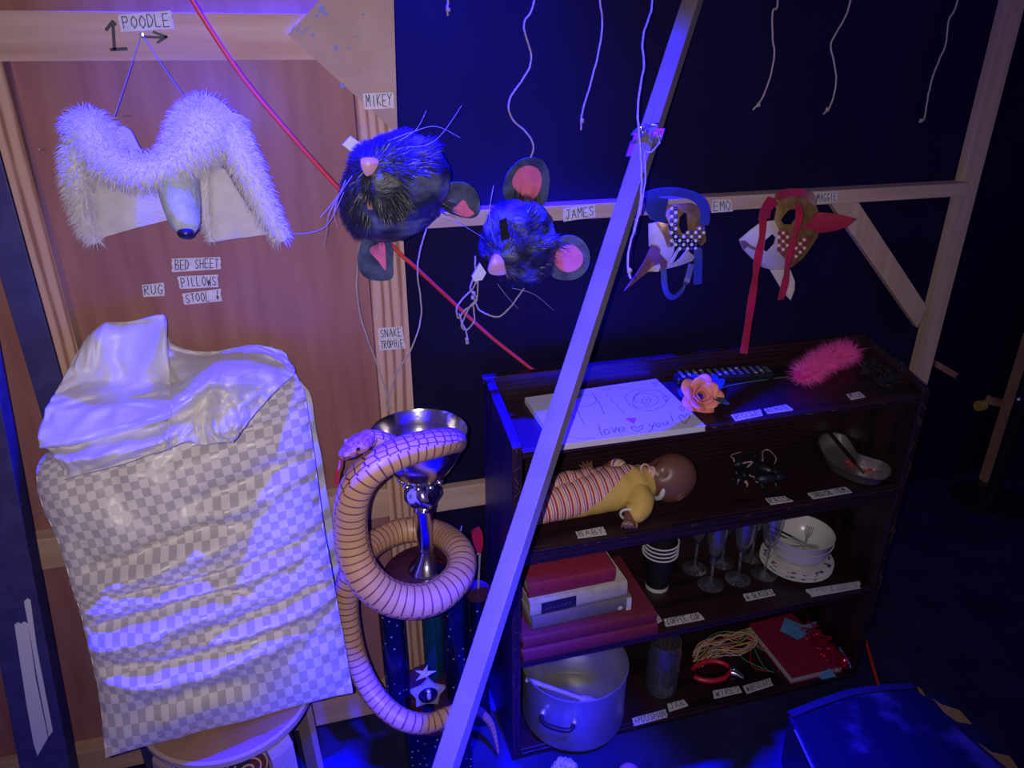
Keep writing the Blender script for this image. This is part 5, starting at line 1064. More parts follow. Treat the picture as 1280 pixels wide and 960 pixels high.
for s in (sg, -sg):
    e = MB(); ec_ = Hc + Hd @ Vector((s * .0520, .004, -.010)); tube(e, [ec_ + Hd @ Vector((s * .0025 * math.sin(a * .5), .0075 * math.cos(a), .0115 * math.sin(a))) for a in [i * PI / 8 for i in range(16)]], .0028, 8, 2, closed=True); tube(e, [ec_ + Hd @ Vector((s * .001, .002, .006)), ec_ + Hd @ Vector((s * .003, -.002, 0)), ec_ + Hd @ Vector((s * .001, .0015, -.006))], .002, 8, 4); e.build('ear', M['doll'], dl)
e = MB()
for s in (1, -1): tube(e, [Hc + Hd @ Vector((s * x, -y, z)) for x, y, z in ((.008, .0535, .003), (.015, .0525, .001), (.023, .048, .003))], .0011, 6, 4)
e.build('eyelids', mat('dark_lashes', (.03, .012, .012), .5), dl)

M['rat'] = mat('black_rubber_rat', (0.010, 0.009, 0.016), 0.35, bump=.4, bscale=200); M['rat_tail'] = mat('pinkish_rat_tail', (0.36, 0.22, 0.22), 0.5)
RT = [((928, 578), (0.85, .25), [(940, 577), (933, 586), (936, 593), (943, 596), (949, 592)], 'black rubber rat with curling pink tail at the back of the rats heap'),
      ((955, 585), (0.4, -.8), [(953, 576), (953, 566), (958, 562), (964, 565), (970, 573), (968, 580)], 'black rubber rat whose pink tail arches up, right of the heap'),
      ((928, 592), (-.6, -.6), [(921, 583), (917, 574), (914, 569), (926, 565)], 'black rubber rat at the left front of the rats heap'),
      ((958, 598), (.9, -.2), [(948, 597), (945, 602), (953, 602), (951, 597)], 'black rubber rat nearest the RATS label')]
for (q, dv, tl, lb) in RT:
    c = az(*q, S2 + .018); c.y = min(c.y, 1.44); dd = Vector((dv[0], dv[1], 0)).normalized(); sdv = Vector((-dd.y, dd.x, 0)); Rr = Matrix((dd, sdv, Vector((0, 0, 1)))).transposed()
    rt = thing('toy_rat', lb, 'toy rat', (c.x, c.y, S2), 'rubber rats on the second shelf')
    e = MB(); ball(e, c, (.030, .016, .0155), 18, 12, M=Rr); ball(e, c + Rr @ Vector((.033, 0, .003)), (.017, .011, .011), 14, 10, M=Rr); tube(e, [c + Rr @ Vector((.040, 0, .001)), c + Rr @ Vector((.054, 0, -.003))], [.008, .003], 10, 1); o = remesh(e, .0022, 'body', M['rat'], rt, 3)
    for s in (1, -1):
        e = MB(); ball(e, c + Rr @ Vector((.030, s * .0095, .0125)), (.0025, .0055, .0065), 10, 8, M=Rr); e.build('ear', M['rat'], rt)
        for xx in (.018, -.016): e = MB(); tube(e, [c + Rr @ Vector((xx, s * .012, -.008)), c + Rr @ Vector((xx + .004, s * .019, -.013)), c + Rr @ Vector((xx + .012, s * .020, -.0145))], [.0045, .003, .0018], 8, 3); e.build('leg', M['rat_tail'] if xx > 0 and s > 0 else M['rat'], rt)
    e = MB(); tp_ = [c + Rr @ Vector((-.028, 0, 0))] + [az(x, y, S2 + (.030 if y < 580 else .012)) for x, y in tl]; tube(e, tp_, [.0026, .0024, .0021, .0016, .0011], 7, 6); e.build('tail', M['rat_tail'], rt)

M['dish_steel'] = mat('brushed_steel', (0.55, 0.51, 0.49), 0.33, 0.88, bump=.05, bscale=300)
kc = (az(1030, 556, S2 + .022) + az(1104, 590, S2 + .022)) / 2
kp = [az(x, y, S2 + .03) for x, y in [(1024, 552), (1036, 543), (1054, 545), (1064, 556), (1072, 568), (1088, 574), (1106, 580), (1113, 590), (1104, 600), (1085, 599), (1060, 591), (1036, 577)]]
kp = catmull(kp, 5, True); kcen = sum(kp, Vector()) / len(kp); N_ = len(kp)
kd = thing('kidney_dish', 'steel kidney dish holding scalpel and red scraps at the right of the second shelf', 'dish', (kcen.x, kcen.y, S2))
mb = MB(); rings = [(1.0, .034), (1.035, .0335), (1.03, .0325), (.985, .031), (.88, .010), (.80, .0015), (.0, .0015)]; inn = [(1.0, .034), (.97, .031), (.865, .011), (.78, .0035), (0, .0035)]
for prof_ in (rings, inn):
    vs = [Vector((kcen.x + (p.x - kcen.x) * s, kcen.y + (p.y - kcen.y) * s, S2 + z)) for s, z in prof_ for p in kp]; mb.add(vs, [(i * N_ + j, i * N_ + (j + 1) % N_, (i + 1) * N_ + (j + 1) % N_, (i + 1) * N_ + j) for i in range(len(prof_) - 1) for j in range(N_)])
mb.build('bowl', M['dish_steel'], kd, angle=70)
kA, kB = az(1036, 540, S2 + .046), az(1080, 592, S2 + .008)
sc2 = thing('scalpel', 'black scalpel handle leaning in the steel kidney dish', 'scalpel', kB)
mb = MB(); bar(mb, kA, kA.lerp(kB, .78), .011, .005, (0, 0, 1)); mb.build('handle', M['remote'], sc2, bevel=.001, smooth=False); mb = MB(); bar(mb, kA.lerp(kB, .78), kB, .007, .0012, (0, 0, 1)); mb.build('blade', M['silver'], sc2, smooth=False)
for i, (x, y) in enumerate(((1060, 576), (1067, 583), (1086, 590))):
    mb = MB(); c = az(x, y, S2 + .008)
    for k in range(7): a = random.uniform(0, 2 * PI); strap(mb, [c, c + Vector((.008 * math.cos(a), .006 * math.sin(a), .006)), c + Vector((.014 * math.cos(a + .5), .010 * math.sin(a + .5), .001))], .004, Vector((math.sin(a), -math.cos(a), .4)), .0004, 3)
    tag(mb.build('tinsel_scrap', M['red_satin']), ['red scrap beside the scalpel handle, highest in the kidney dish', 'red scrap in the middle of the kidney dish', 'red scrap at the shallow right end of the kidney dish'][i], 'scrap', 'red scraps in the kidney dish')

# ------------------------------------------------------------------ third shelf: books, cups, glasses, plates
M['pages'] = mat('book_pages', (0.50, 0.45, 0.39), 0.85, col2=(0.40, 0.35, 0.30), scale=300, stretch=(.05, .05, 6)); M['gilt'] = mat('gilt_stamp', (0.45, 0.22, 0.08), 0.4, 0.5)
def cloth(name, c): return mat(name, c, .7, col2=tuple(v * .82 for v in c), scale=45, bump=.25, bscale=350)
def book(words, x0, x1, z0, z1, y0, dep, col, extra=None, rot=0):
    b = thing('book', words, 'book', ((x0 + x1) / 2, y0 + dep / 2, z0), 'stack of books on the third shelf'); t = .0028; h = z1 - z0
    pv = Vector(((x0 + x1) / 2, y0 + dep / 2, 0)); Rz = Matrix.Rotation(rot, 3, 'Z')
    def spin(mb): mb.v = [pv + Rz @ (p - pv) for p in mb.v]; return mb
    mb = MB(); pr = [(y0 + dep, z0)] + [(y0 + .006 - .006 * math.sin(a), z0 + h / 2 - h / 2 * math.cos(a)) for a in [i * PI / 8 for i in range(9)]] + [(y0 + dep, z1), (y0 + dep, z1 - t)] + [(y0 + .008 - .004 * math.sin(a), z0 + h / 2 + (h / 2 - t) * math.cos(a)) for a in [i * PI / 8 for i in range(9)]] + [(y0 + dep, z0 + t)]
    n = len(pr); mb.add([(x0, y, z) for y, z in pr] + [(x1, y, z) for y, z in pr], [tuple(range(n))[::-1], tuple(range(n, 2 * n))] + [(i, (i + 1) % n, n + (i + 1) % n, n + i) for i in range(n)]); spin(mb).build('cover', col, b, angle=50)
    mb = MB(); box2(mb, (x0 + .005, y0 + .006, z0 + t), (x1 - .005, y0 + dep - .005, z1 - t)); spin(mb).build('page_block', M['pages'], b, smooth=False)
    if extra: extra(b, spin)
    return b
BZ = S3 + .0006
def ridge(x0, x1, y, z, b, spin, m): 
    mb = MB(); ribbon(mb, [(x0, y, z), (x1, y, z)], .0015, (0, -1, 0)); spin(mb).build('spine_line', m, b, smooth=False)
red1 = cloth('maroon_cloth', (.17, .012, .035)); 
book('large maroon book, bottommost in the stack', .368, .705, BZ, BZ + .036, 1.228, .225, red1)
book('large maroon book, second from the bottom of the stack', .368, .700, BZ + .0365, BZ + .070, 1.232, .222, cloth('maroon_cloth_worn', (.155, .012, .032)))
def ex_grey(b, sp_):
    mb = MB(); box2(mb, (.628, 1.2515, BZ + .073), (.640, 1.262, BZ + .1075)); sp_(mb).build('spine_tape', M['white_tape'], b, smooth=False)
    mb = MB(); ball(mb, (.612, 1.2515, BZ + .084), (.0065, .0015, .006), 12, 8); sp_(mb).build('sticker', M['paper'], b)
    mb = MB(); ribbon(mb, [(.470 + .006 * math.cos(a), 1.2505, BZ + .088 + .007 * math.sin(a)) for a in [i * .5 + .6 for i in range(9)]], .0016, (0, -1, 0)); sp_(mb).build('spine_stamp', M['gilt'], b, smooth=False)
book('grey brown book with slate blue cover and taped spine', .392, .641, BZ + .0705, BZ + .110, 1.252, .19, mat('slate_and_brown_cloth', (.15, .125, .12), .7, col2=(.11, .105, .12), scale=25, bump=.2), ex_grey, math.radians(1.5))
def ex_cream(b, sp_):
    mb = MB(); box2(mb, (.412, 1.2535, BZ + .1175), (.497, 1.262, BZ + .1465)); sp_(mb).build('spine_label', mat('navy_label', (.012, .012, .05), .5), b, smooth=False)
    mb = MB()
    for k in range(7): ribbon(mb, [(.422 + k * .0095, 1.253, BZ + .128), (.427 + k * .0095, 1.253, BZ + .128 + random.uniform(.002, .009))], .0014, (0, -1, 0))
    sp_(mb).build('spine_lettering', M['gilt'], b, smooth=False)
book('thick cream book with dark label on its spine', .385, .628, BZ + .1105, BZ + .154, 1.255, .195, cloth('cream_cloth', (.44, .40, .33)), ex_cream, math.radians(2.5))
def ex_red(b, sp_):
    mb = MB(); 
    for k in range(16): ribbon(mb, [(.408 + k * .0105, 1.2625, BZ + .164), (.408 + k * .0105 + .003, 1.2625, BZ + .164 + random.uniform(.004, .014))], .0012, (0, -1, 0))
    sp_(mb).build('spine_lettering', mat('worn_gilt', (.20, .03, .05), .5, .3), b, smooth=False)
book('crimson book, topmost of the stack', .388, .600, BZ + .1545, BZ + .196, 1.264, .17, cloth('crimson_cloth', (.24, .012, .045)), ex_red, math.radians(1))

M['cup_black'] = mat('black_paper_cup', (0.010, 0.009, 0.014), 0.5); M['cup_white'] = mat('white_cup_rim', (0.62, 0.60, 0.58), 0.5)
cc_ = az(822, 732, S3); cc_.y = 1.394; cc_.x = .783
for k in range(4):
    z = S3 + .001 + k * .0118; cp_ = thing('paper_cup', ['black paper coffee cup, lowest in the nested stack, white band at its base', 'second nested black paper coffee cup, its white rim just above the lowest rim', 'third nested black paper coffee cup, its white rim second from the top', 'topmost nested black paper coffee cup, half hidden by the shelf above'][k], 'cup', (cc_.x, cc_.y, z), 'nested paper cups')
    mb = MB(); lathe(mb, [(.0305, .012), (.0445, .112), (.0438, .112), (.0297, .013)], (cc_.x, cc_.y, z), 36, closed=True); mb.build('wall', M['cup_black'], cp_)
    mb = MB(); lathe(mb, [(.0290, 0), (.0300, 0), (.0309, .012), (.0300, .012), (.0285, .006), (0, .006), (0, .0055), (.0285, .0055)], (cc_.x, cc_.y, z), 36); mb.build('base_band', M['cup_white'], cp_)
    mb = MB(); lathe(mb, [(.0447 + .0021 * math.cos(a), .1125 + .0021 * math.sin(a)) for a in [i * PI / 4 for i in range(8)]], (cc_.x, cc_.y, z), 36, closed=True); mb.build('rim', M['cup_white'], cp_)

M['glass'] = mat('clear_glass', (0.86, 0.87, 0.90), 0.06, trans=0.965, ior=1.45, spec=.9, coat=.5)
GLS = [((868, 711), 'leftmost champagne flute, back row beside the paper cups'), ((902, 703), 'champagne flute second in the back row'), ((935, 692), 'champagne flute at the right end of the back row'), ((888, 731), 'champagne flute at the front left of the six'), ((922, 724), 'champagne flute in the middle of the front row'), ((955, 718), 'champagne flute at the right front, next to the bowls')]
g0 = None
for q, w in GLS:
    c = az(*q, S3); c.y = min(c.y, 1.435)
    if g0 is None:
        g0 = thing('champagne_flute', w, 'glass', (c.x, c.y, S3), 'six champagne flutes')
        mb = MB(); lathe(mb, [(0, .0005), (.032, .0005), (.0335, .0015), (.032, .0026), (.018, .0045), (.006, .009), (.0045, .016), (0, .018)], (c.x, c.y, S3), 36); mb.build('foot', M['glass'], g0, angle=60)
        mb = MB(); lathe(mb, [(0, .0175), (.0043, .0165), (.0036, .03), (.0036, .075), (.0048, .088), (0, .090)], (c.x, c.y, S3), 20); mb.build('stem', M['glass'], g0)
        mb = MB(); lathe(mb, [(0, .088), (.007, .090), (.016, .105), (.0225, .135), (.0255, .170), (.0255, .215), (.0235, .245), (.0227, .245), (.0245, .215), (.0245, .170), (.0215, .135), (.015, .107), (.006, .094), (0, .093)], (c.x, c.y, S3), 36); mb.build('bowl', M['glass'], g0, angle=60)
        gb = c
    else:
        k = copy_tree(g0, c - gb); k['label'] = w
M['porcelain'] = mat('white_porcelain', (0.62, 0.60, 0.57), 0.25, coat=.3)
def floral():
    m = bpy.data.materials.new('floral_rim_porcelain'); m.use_nodes = True; ns, ln = nodes_of(m); b = ns['Principled BSDF']; b.inputs['Roughness'].default_value = .25
    tc = ns.new('ShaderNodeTexCoord'); v = ns.new('ShaderNodeTexNoise'); v.inputs['Scale'].default_value = 75; v.inputs['Detail'].default_value = 3; ln.new(tc.outputs['Object'], v.inputs['Vector']); x = ns.new('ShaderNodeSeparateXYZ'); ln.new(tc.outputs['Object'], x.inputs[0])
    r = mth(ns, ln, 'SQRT', mth(ns, ln, 'ADD', mth(ns, ln, 'MULTIPLY', x.outputs[0], x.outputs[0]), mth(ns, ln, 'MULTIPLY', x.outputs[1], x.outputs[1])))
    k = mth(ns, ln, 'MULTIPLY', mth(ns, ln, 'GREATER_THAN', v.outputs['Fac'], .56), mth(ns, ln, 'MULTIPLY', mth(ns, ln, 'GREATER_THAN', r, .070), mth(ns, ln, 'LESS_THAN', r, .089)))
    ln.new(mixc(ns, ln, k, (.60, .57, .52), (.07, .07, .13)), b.inputs['Base Color']); return m
M['floral'] = floral()
pcx, pcy = 1.188, 1.374
for k in range(2):
    z = S3 + .0005 + k * .010; mb = MB(); lathe(mb, [(0, 0), (.050, 0), (.056, .005), (.094, .0145), (.0955, .0165), (.094, .0175), (.055, .008), (0, .0055)], (pcx + .004 * k, pcy + .003 * k, z), 56)
    tag(mb.build('plate', M['floral'], loc=(pcx + .004 * k, pcy + .003 * k, z), angle=60), ['lower floral rimmed white plate under the bowls', 'upper floral rimmed white plate directly under the bowls'][k], 'plate', 'plates under the bowls')
for k in range(2):
    z = S3 + .0165 + k * .019; mb = MB(); lathe(mb, [(0, 0), (.040, 0), (.042, .006), (.062, .022), (.078, .050), (.083, .072), (.0845, .0735), (.082, .0735), (.0755, .050), (.060, .026), (.040, .012), (0, .010)], (pcx + .004, pcy + .002, z), 56)
    tag(mb.build('bowl', M['porcelain'], loc=(pcx + .004, pcy + .002, z), angle=60), ['lower white bowl resting on the floral plates', 'upper white bowl holding the forks and knives'][k], 'bowl', 'white bowls on the plates')
bzt = S3 + .0355
def cut(words, nm, p0, p1, kind):
    c = thing(nm, words, 'cutlery', p0, 'cutlery in the bowl'); d = (p1 - p0); L = d.length; d.normalize(); s = d.cross(Vector((0, 0, 1))).normalized(); n_ = s.cross(d)
    hm = M['silver_bright']; mb = MB(); strap(mb, [p0, p0 + d * L * .3, p0 + d * L * .55], [.008, .0065, .005], s, .0011, 4); mb.build('handle', M['remote'] if kind == 'dark' else hm, c)
    mb = MB()
    if kind == 'fork' :
        strap(mb, [p0 + d * L * .54, p0 + d * L * .66 - n_ * .002, p0 + d * L * .76], [.005, .010, .018], s, .0009, 5)
        for i in range(4): strap(mb, [p0 + d * L * .75 + s * ((i - 1.5) * .0052), p0 + d * L * .88 + s * ((i - 1.5) * .0054) + n_ * .001, p0 + d * L + s * ((i - 1.5) * .0052) + n_ * .003], [.0026, .0026, .0014], s, .0008, 3)
        mb.build('tines', hm, c)
    elif kind == 'spoon': ball(mb, p0 + d * L * .78, (L * .2, .013, .003), 16, 8, M=Matrix((d, s, n_)).transposed()); mb.build('spoon_head', hm, c)
    else: strap(mb, [p0 + d * L * .5, p0 + d * L * .8, p0 + d * L], [.012, .012, .004], s, .0008, 4); mb.build('blade', hm, c)
B_ = lambda x, y, z: Vector((pcx + x, pcy + y, bzt + z))
cut('silver fork lying tines up at the right in the upper bowl', 'fork', B_(-.020, -.040, .030), B_(.052, .030, .058), 'fork')
cut('dark handled knife sticking out of the upper bowl to the left', 'knife', B_(-.078, .052, .082), B_(.030, -.024, .030), 'dark')
cut('second dark handled knife crossing the first in the upper bowl', 'knife', B_(-.085, .020, .079), B_(.012, .004, .028), 'dark')
cut('silver spoon lying across the front of the upper bowl', 'spoon', B_(-.052, -.010, .045), B_(.046, -.028, .036), 'spoon')

# ------------------------------------------------------------------ bottom shelf: pot, jar, wires, pliers, red book
M['alu'] = mat('worn_aluminium', (0.50, 0.48, 0.48), 0.40, 0.78, col2=(0.42, 0.40, 0.41), scale=10, bump=.08, bscale=90)
px_, py_, pr_, ph_ = .533, 1.322, .133, .176; pz_ = S4 + .001
po = thing('cooking_pot', 'large aluminium cooking pot at the left of the bottom shelf', 'pot', (px_, py_, pz_))
mb = MB(); lathe(mb, [(0, 0), (pr_ - .012, 0), (pr_ - .003, .004), (pr_, .014), (pr_, ph_ - .006), (pr_ + .003, ph_ - .004), (pr_ + .003, ph_), (pr_ - .001, ph_ + .001), (pr_ - .003, ph_ - .004), (pr_ - .003, .05), (pr_ - .005, .016), (pr_ - .012, .005), (0, .004)], (px_, py_, pz_), 72); mb.build('body', M['alu'], po, angle=45)
for s in (0, PI):
    a0 = math.radians(234) + s; dv = Vector((math.cos(a0), math.sin(a0), 0)); tv = Vector((-math.sin(a0), math.cos(a0), 0)); c = Vector((px_, py_, pz_ + .118))
    mb = MB(); hp = [c + dv * (pr_ - .001) + tv * .040, c + dv * (pr_ + .010) + tv * .040, c + dv * (pr_ + .024) + tv * .036 - Vector((0, 0, .003)), c + dv * (pr_ + .030) + tv * .018 - Vector((0, 0, .005)), c + dv * (pr_ + .030) - tv * .018 - Vector((0, 0, .005)), c + dv * (pr_ + .024) - tv * .036 - Vector((0, 0, .003)), c + dv * (pr_ + .010) - tv * .040, c + dv * (pr_ - .001) - tv * .040]; tube(mb, hp, [.0055, .005, .005, .006, .006, .005, .005, .0055], 10, 5); ho = mb.build('handle', M['cup_black'], po)
    for q in (1, -1): mb = MB(); ball(mb, c + dv * (pr_ + .003) + tv * (.040 * q), (.010, .010, .010), 14, 10); mb.build('bracket', M['alu'], ho)
M['spoonwood'] = mat('pale_spoon_wood', (0.42, 0.36, 0.30), 0.75, col2=(.36, .30, .25), scale=25, stretch=(1, 1, 6))
w0, w1 = az(657, 849, pz_ + .162), az(748, 880, pz_ + .118)
ws = thing('wooden_spoon', 'pale wooden spoon lying inside the aluminium pot', 'spoon', w1)
mb = MB(); tube(mb, [w0, w0.lerp(w1, .5), w0.lerp(w1, .8)], [.0065, .006, .0055], 12, 3); mb.build('handle', M['spoonwood'], ws)
mb = MB(); dd = (w1 - w0).normalized(); s_ = dd.cross(Vector((0, 0, 1))).normalized(); ball(mb, w0.lerp(w1, .87), (.026, .016, .006), 18, 10, M=Matrix((dd, s_, s_.cross(dd))).transposed()); mb.build('spoon_bowl', M['spoonwood'], ws)

jc = Vector((.790, 1.328, S4)); M['twig'] = mat('dark_brown_twig', (0.075, 0.035, 0.028), 0.7, col2=(.04, .02, .018), scale=60)
mb = MB(); lathe(mb, [(0, .001), (.040, .001), (.044, .005), (.0445, .012), (.0445, .135), (.041, .150), (.040, .158), (.0415, .160), (.0415, .172), (.039, .172), (.0385, .158), (.0425, .134), (.0425, .013), (.039, .006), (0, .006)], (jc.x, jc.y, S4), 48); tag(mb.build('glass_jar', M['glass'], loc=(jc.x, jc.y, S4), angle=60), 'clear glass jar of dark twigs behind the JAR label', 'jar')
for k in range(6):
    a = k * 1.1 + .4; mb = MB(); b0 = jc + Vector((.024 * math.cos(a), .024 * math.sin(a), .010)); t_ = jc + Vector((.030 * math.cos(a + 2.2) + (.03 if k == 0 else 0), .026 * math.sin(a + 2.2), .135 + .012 * k - (.0 if k else -.03))); m_ = (b0 + t_) / 2 + Vector((random.uniform(-.006, .006), random.uniform(-.006, .006), 0)); tube(mb, [b0, m_, t_], [.0042, .0035, .002], 7, 4); tube(mb, [m_, m_ + Vector((.010 * math.cos(a * 2), .010 * math.sin(a * 2), .022))], [.002, .001], 6, 1)
    tag(mb.build('twig', M['twig']), 'dark forked twig standing inside the glass jar', 'twig', 'twigs in the jar')

wc = [('green', (.05, .30, .14)), ('white', (.55, .50, .42)), ('yellow', (.58, .42, .12)), ('red', (.45, .03, .03)), ('orange', (.55, .22, .08)), ('pink', (.50, .25, .28))]
wm = [mat('%s_wire' % n, c, .45) for n, c in wc]
wb = thing('wire_bundle', 'bundle of thin coloured electrical wires beside the jar', 'wires', az(905, 810, S4))
for k in range(18):
    o_ = [random.uniform(-1, 1) for _ in range(6)]
    pts = [az(868 + 3 * o_[0], 822 + 8 * o_[1], S4 + .012), az(878 + 4 * o_[2], 808 + 8 * o_[3], S4 + .02 + .008 * o_[4]), az(898, 800 + 10 * o_[0], S4 + .026 + .008 * o_[5]), az(922, 795 + 9 * o_[3], S4 + .026 + .008 * o_[1]), az(940 + 6 * o_[1], 792 + 7 * o_[5], S4 + .018), az(944 + 5 * o_[2], 802 + 6 * o_[0], S4 + .012), az(925, 812 + 8 * o_[4], S4 + .014), az(895, 815 + 8 * o_[5], S4 + .012), az(874 + 4 * o_[3], 830 + 6 * o_[1], S4 + .006)]
    if k % 3 == 0: pts = pts[:6] + [az(925 + 5 * k, 826 + o_[0] * 8, S4 + .004), az(955 + 2 * k, 838 + o_[1] * 5, S4 + .003)]
    mb = MB(); tube(mb, pts, .00125, 6, 6); mb.build('wire', wm[k % 6], wb)
M['red_grip'] = mat('red_rubber_grip', (0.50, 0.015, 0.035), 0.35)
pv_ = az(914, 836, S4 + .012); pj = thing('wire_cutters', 'red handled wire cutters lying in front of the wires', 'pliers', (pv_.x, pv_.y, S4))
for l in ([(914, 836), (904, 829), (888, 826), (873, 831), (866, 836)], [(914, 838), (906, 847), (890, 851), (875, 849), (868, 846)]): mb = MB(); tube(mb, [az(x, y, S4 + .010) for x, y in l], [.005, .0068, .0075, .0072, .006], 12, 6, flat=.85); mb.build('handle', M['red_grip'], pj)
for l in ([(912, 834), (920, 838), (930, 846)], [(912, 840), (920, 842), (929, 848)]): mb = MB(); tube(mb, [az(x, y, S4 + .010) for x, y in l], [.006, .007, .002], 10, 4, flat=.6); mb.build('jaw', M['steel'], pj)
mb = MB(); lathe(mb, [(0, .018), (.006, .018), (.007, .016), (.007, .004), (0, .004)], (pv_.x, pv_.y, S4), 16); mb.build('pivot', M['steel'], pj)

M['redbook'] = mat('red_book_cloth', (.23, .008, .042), .65, col2=(.20, .006, .036), scale=30); M['blue_paper'] = mat('sky_blue_tissue', (.10, .30, .58), .75, bump=.5, bscale=45)
q = [az(936, 779, S4 + .03), az(1000, 762, S4 + .03), az(1062, 838, S4 + .03), az(1000, 858, S4 + .03)]
q = [Vector((p.x, max(min(p.y, 1.465), 1.242), 0)) for p in q]; q[1].x = min(q[1].x, 1.29); q[2].x = min(q[2].x, 1.318)
rb = thing('red_book', 'flat red hardback book at the right of the bottom shelf under blue paper', 'book', (sum(q, Vector()) / 4) + Vector((0, 0, S4)))
cn = sum(q, Vector()) / 4
for z0, z1, s, nm, mm in ((.001, .0035, 1, 'back_cover', 'redbook'), (.0035, .0235, .97, 'page_block', 'pages'), (.0235, .026, 1, 'front_cover', 'redbook')):
    mb = MB(); r_ = [cn + (p - cn) * s for p in q]; hexa(mb, [Vector((p.x, p.y, S4 + z0)) for p in r_], [Vector((p.x, p.y, S4 + z1)) for p in r_]); mb.build(nm, M[mm], rb, smooth=False, bevel=.0008)
C8 = lambda l: [(780 + x / 3.428, 620 + y / 3.428) for x, y in l]
for l, z, w in (([(690, 520), (765, 552), (825, 535), (815, 580), (745, 615), (668, 578)], S4 + .030, 'crumpled blue tissue piece lying on the red book'), ([(832, 505), (887, 540), (878, 562), (850, 555), (818, 540)], S4 + .034, 'small blue tissue piece behind the tinsel on the red book'), ([(832, 772), (880, 738), (910, 772), (850, 786)], S4 + .029, 'small blue tissue piece at the front corner of the red book')):
    mb = MB(); shell(mb, C8(l), lambda x, y: z + .004 * noise.noise(Vector((x * .12, y * .12, 0))), .0008, 5, axis='z'); tag(mb.build('tissue_paper', M['blue_paper'], smooth=False), w, 'paper', 'blue tissue on the red book')
mb = MB(); tube(mb, [az(780 + x / 3.428, 620 + y / 3.428, S4 + .032) for x, y in ((885, 565), (910, 570), (925, 590), (915, 598), (900, 580), (905, 610), (930, 660), (960, 710), (972, 735))], .0028, 8, 5); tag(mb.build('paper_string', M['blue_paper']), 'pale blue twisted paper string curling over the red tinsel', 'string')
M['tinsel'] = mat('red_foil_tinsel', (.50, .012, .07), .18, .7)
mb = MB()
for k in range(230):
    t_ = random.random(); bx = 1015 + 45 * t_ + random.uniform(-10, 10); by = 788 + 46 * t_ + random.uniform(-13, 13); c = az(bx, by, S4 + .027 + random.uniform(0, .022)); c.x = min(c.x, 1.30); c.y = max(min(c.y, 1.45), 1.25)
    a = random.uniform(0, 2 * PI); d1 = Vector((math.cos(a), math.sin(a), random.uniform(-.2, .5))) * .017; d2 = d1 + Vector((math.cos(a + 1), math.sin(a + 1), -.5)) * .010
    strap(mb, [c - d1 * .5, c + d1 * .5, c + d2], random.uniform(.002, .005), Vector((random.uniform(-1, 1), random.uniform(-1, 1), 1)), .0003, 3)
tag(mb.build('tinsel', M['tinsel'], angle=80), 'crumpled heap of red foil tinsel strips on the red book', 'tinsel', kind='stuff')

# ------------------------------------------------------------------ shelf labels
E5 = 'z'
label(['ROSE'], [(913.4, 519.5), (950.8, 512), (954.4, 519.5), (918.4, 527)], E5, S1, 'tape label reading ROSE on the bookcase top')
label(['REMOTE'], [(954.4, 512), (983, 506), (992.4, 513), (959, 517.5)], E5, S1, 'tape label reading REMOTE on the bookcase top')
label(['MIX'], [(1057.6, 493.4), (1074.5, 490), (1082, 496.5), (1063, 500.4)], E5, S1, 'small tape label in front of the black fur stole')
label(['BABY'], [(718.4, 665.5), (754.8, 658.6), (759, 668.6), (721.9, 673.4)], E5, S2, 'tape label reading BABY in front of the doll')
label(['RATS'], [(955.9, 623.5), (980.5, 620.6), (992.5, 626.8), (963, 631.5)], E5, S2, 'tape label reading RATS on the second shelf', pen=.0019)
label(['SURGICAL ITEMS'], [(1007.8, 617), (1057, 609), (1066.3, 615.9), (1015.5, 624.6)], E5, S2, 'tape label reading SURGICAL ITEMS in front of the kidney dish', pen=.0018)
label(['COFFEE CUP'], [(829.5, 774.4), (873.6, 766), (881.6, 774.4), (831, 784)], E5, S3, 'tape label reading COFFEE CUP on the third shelf edge', pen=.002)
label(['BOOKS'], [(814.5, 757.4), (828, 776.6), (820, 781.8), (811, 757)], E5, S3, 'slanting tape label reading BOOKS beside the book stack')
label(['6 GLASSES'], [(928, 743.3), (965, 736.5), (970, 744.2), (932.5, 752)], E5, S3, 'tape label reading 6 GLASSES in front of the flutes', pen=.002)
label(['PLATES & UTENSILS', '   BOWLS'], [(1005, 737.5), (1075.3, 726.5), (1077, 735.4), (1014, 746.7)], E5, S3, 'tape label reading PLATES UTENSILS BOWLS in front of the plates', pen=.0008)
label(['<POT/SPOON'], [(788.6, 898.6), (832.3, 886.9), (835.5, 896.3), (792.5, 908)], E5, S4, 'tape label with left arrow reading POT SPOON beside the pot')
label(['JAR'], [(833.4, 880.3), (854.7, 874.7), (861, 882.5), (836, 890.3)], E5, S4, 'tape label reading JAR on the bottom shelf')
label(['WIRES'], [(890, 864), (924.5, 857.5), (928, 865.8), (892, 874)], E5, S4, 'tape label reading WIRES on the bottom shelf')
label(['WIRECUTTERS'], [(927.7, 858), (963, 848), (966.7, 857), (933, 867.8)], E5, S4, 'tape label reading WIRECUTTERS on the bottom shelf')

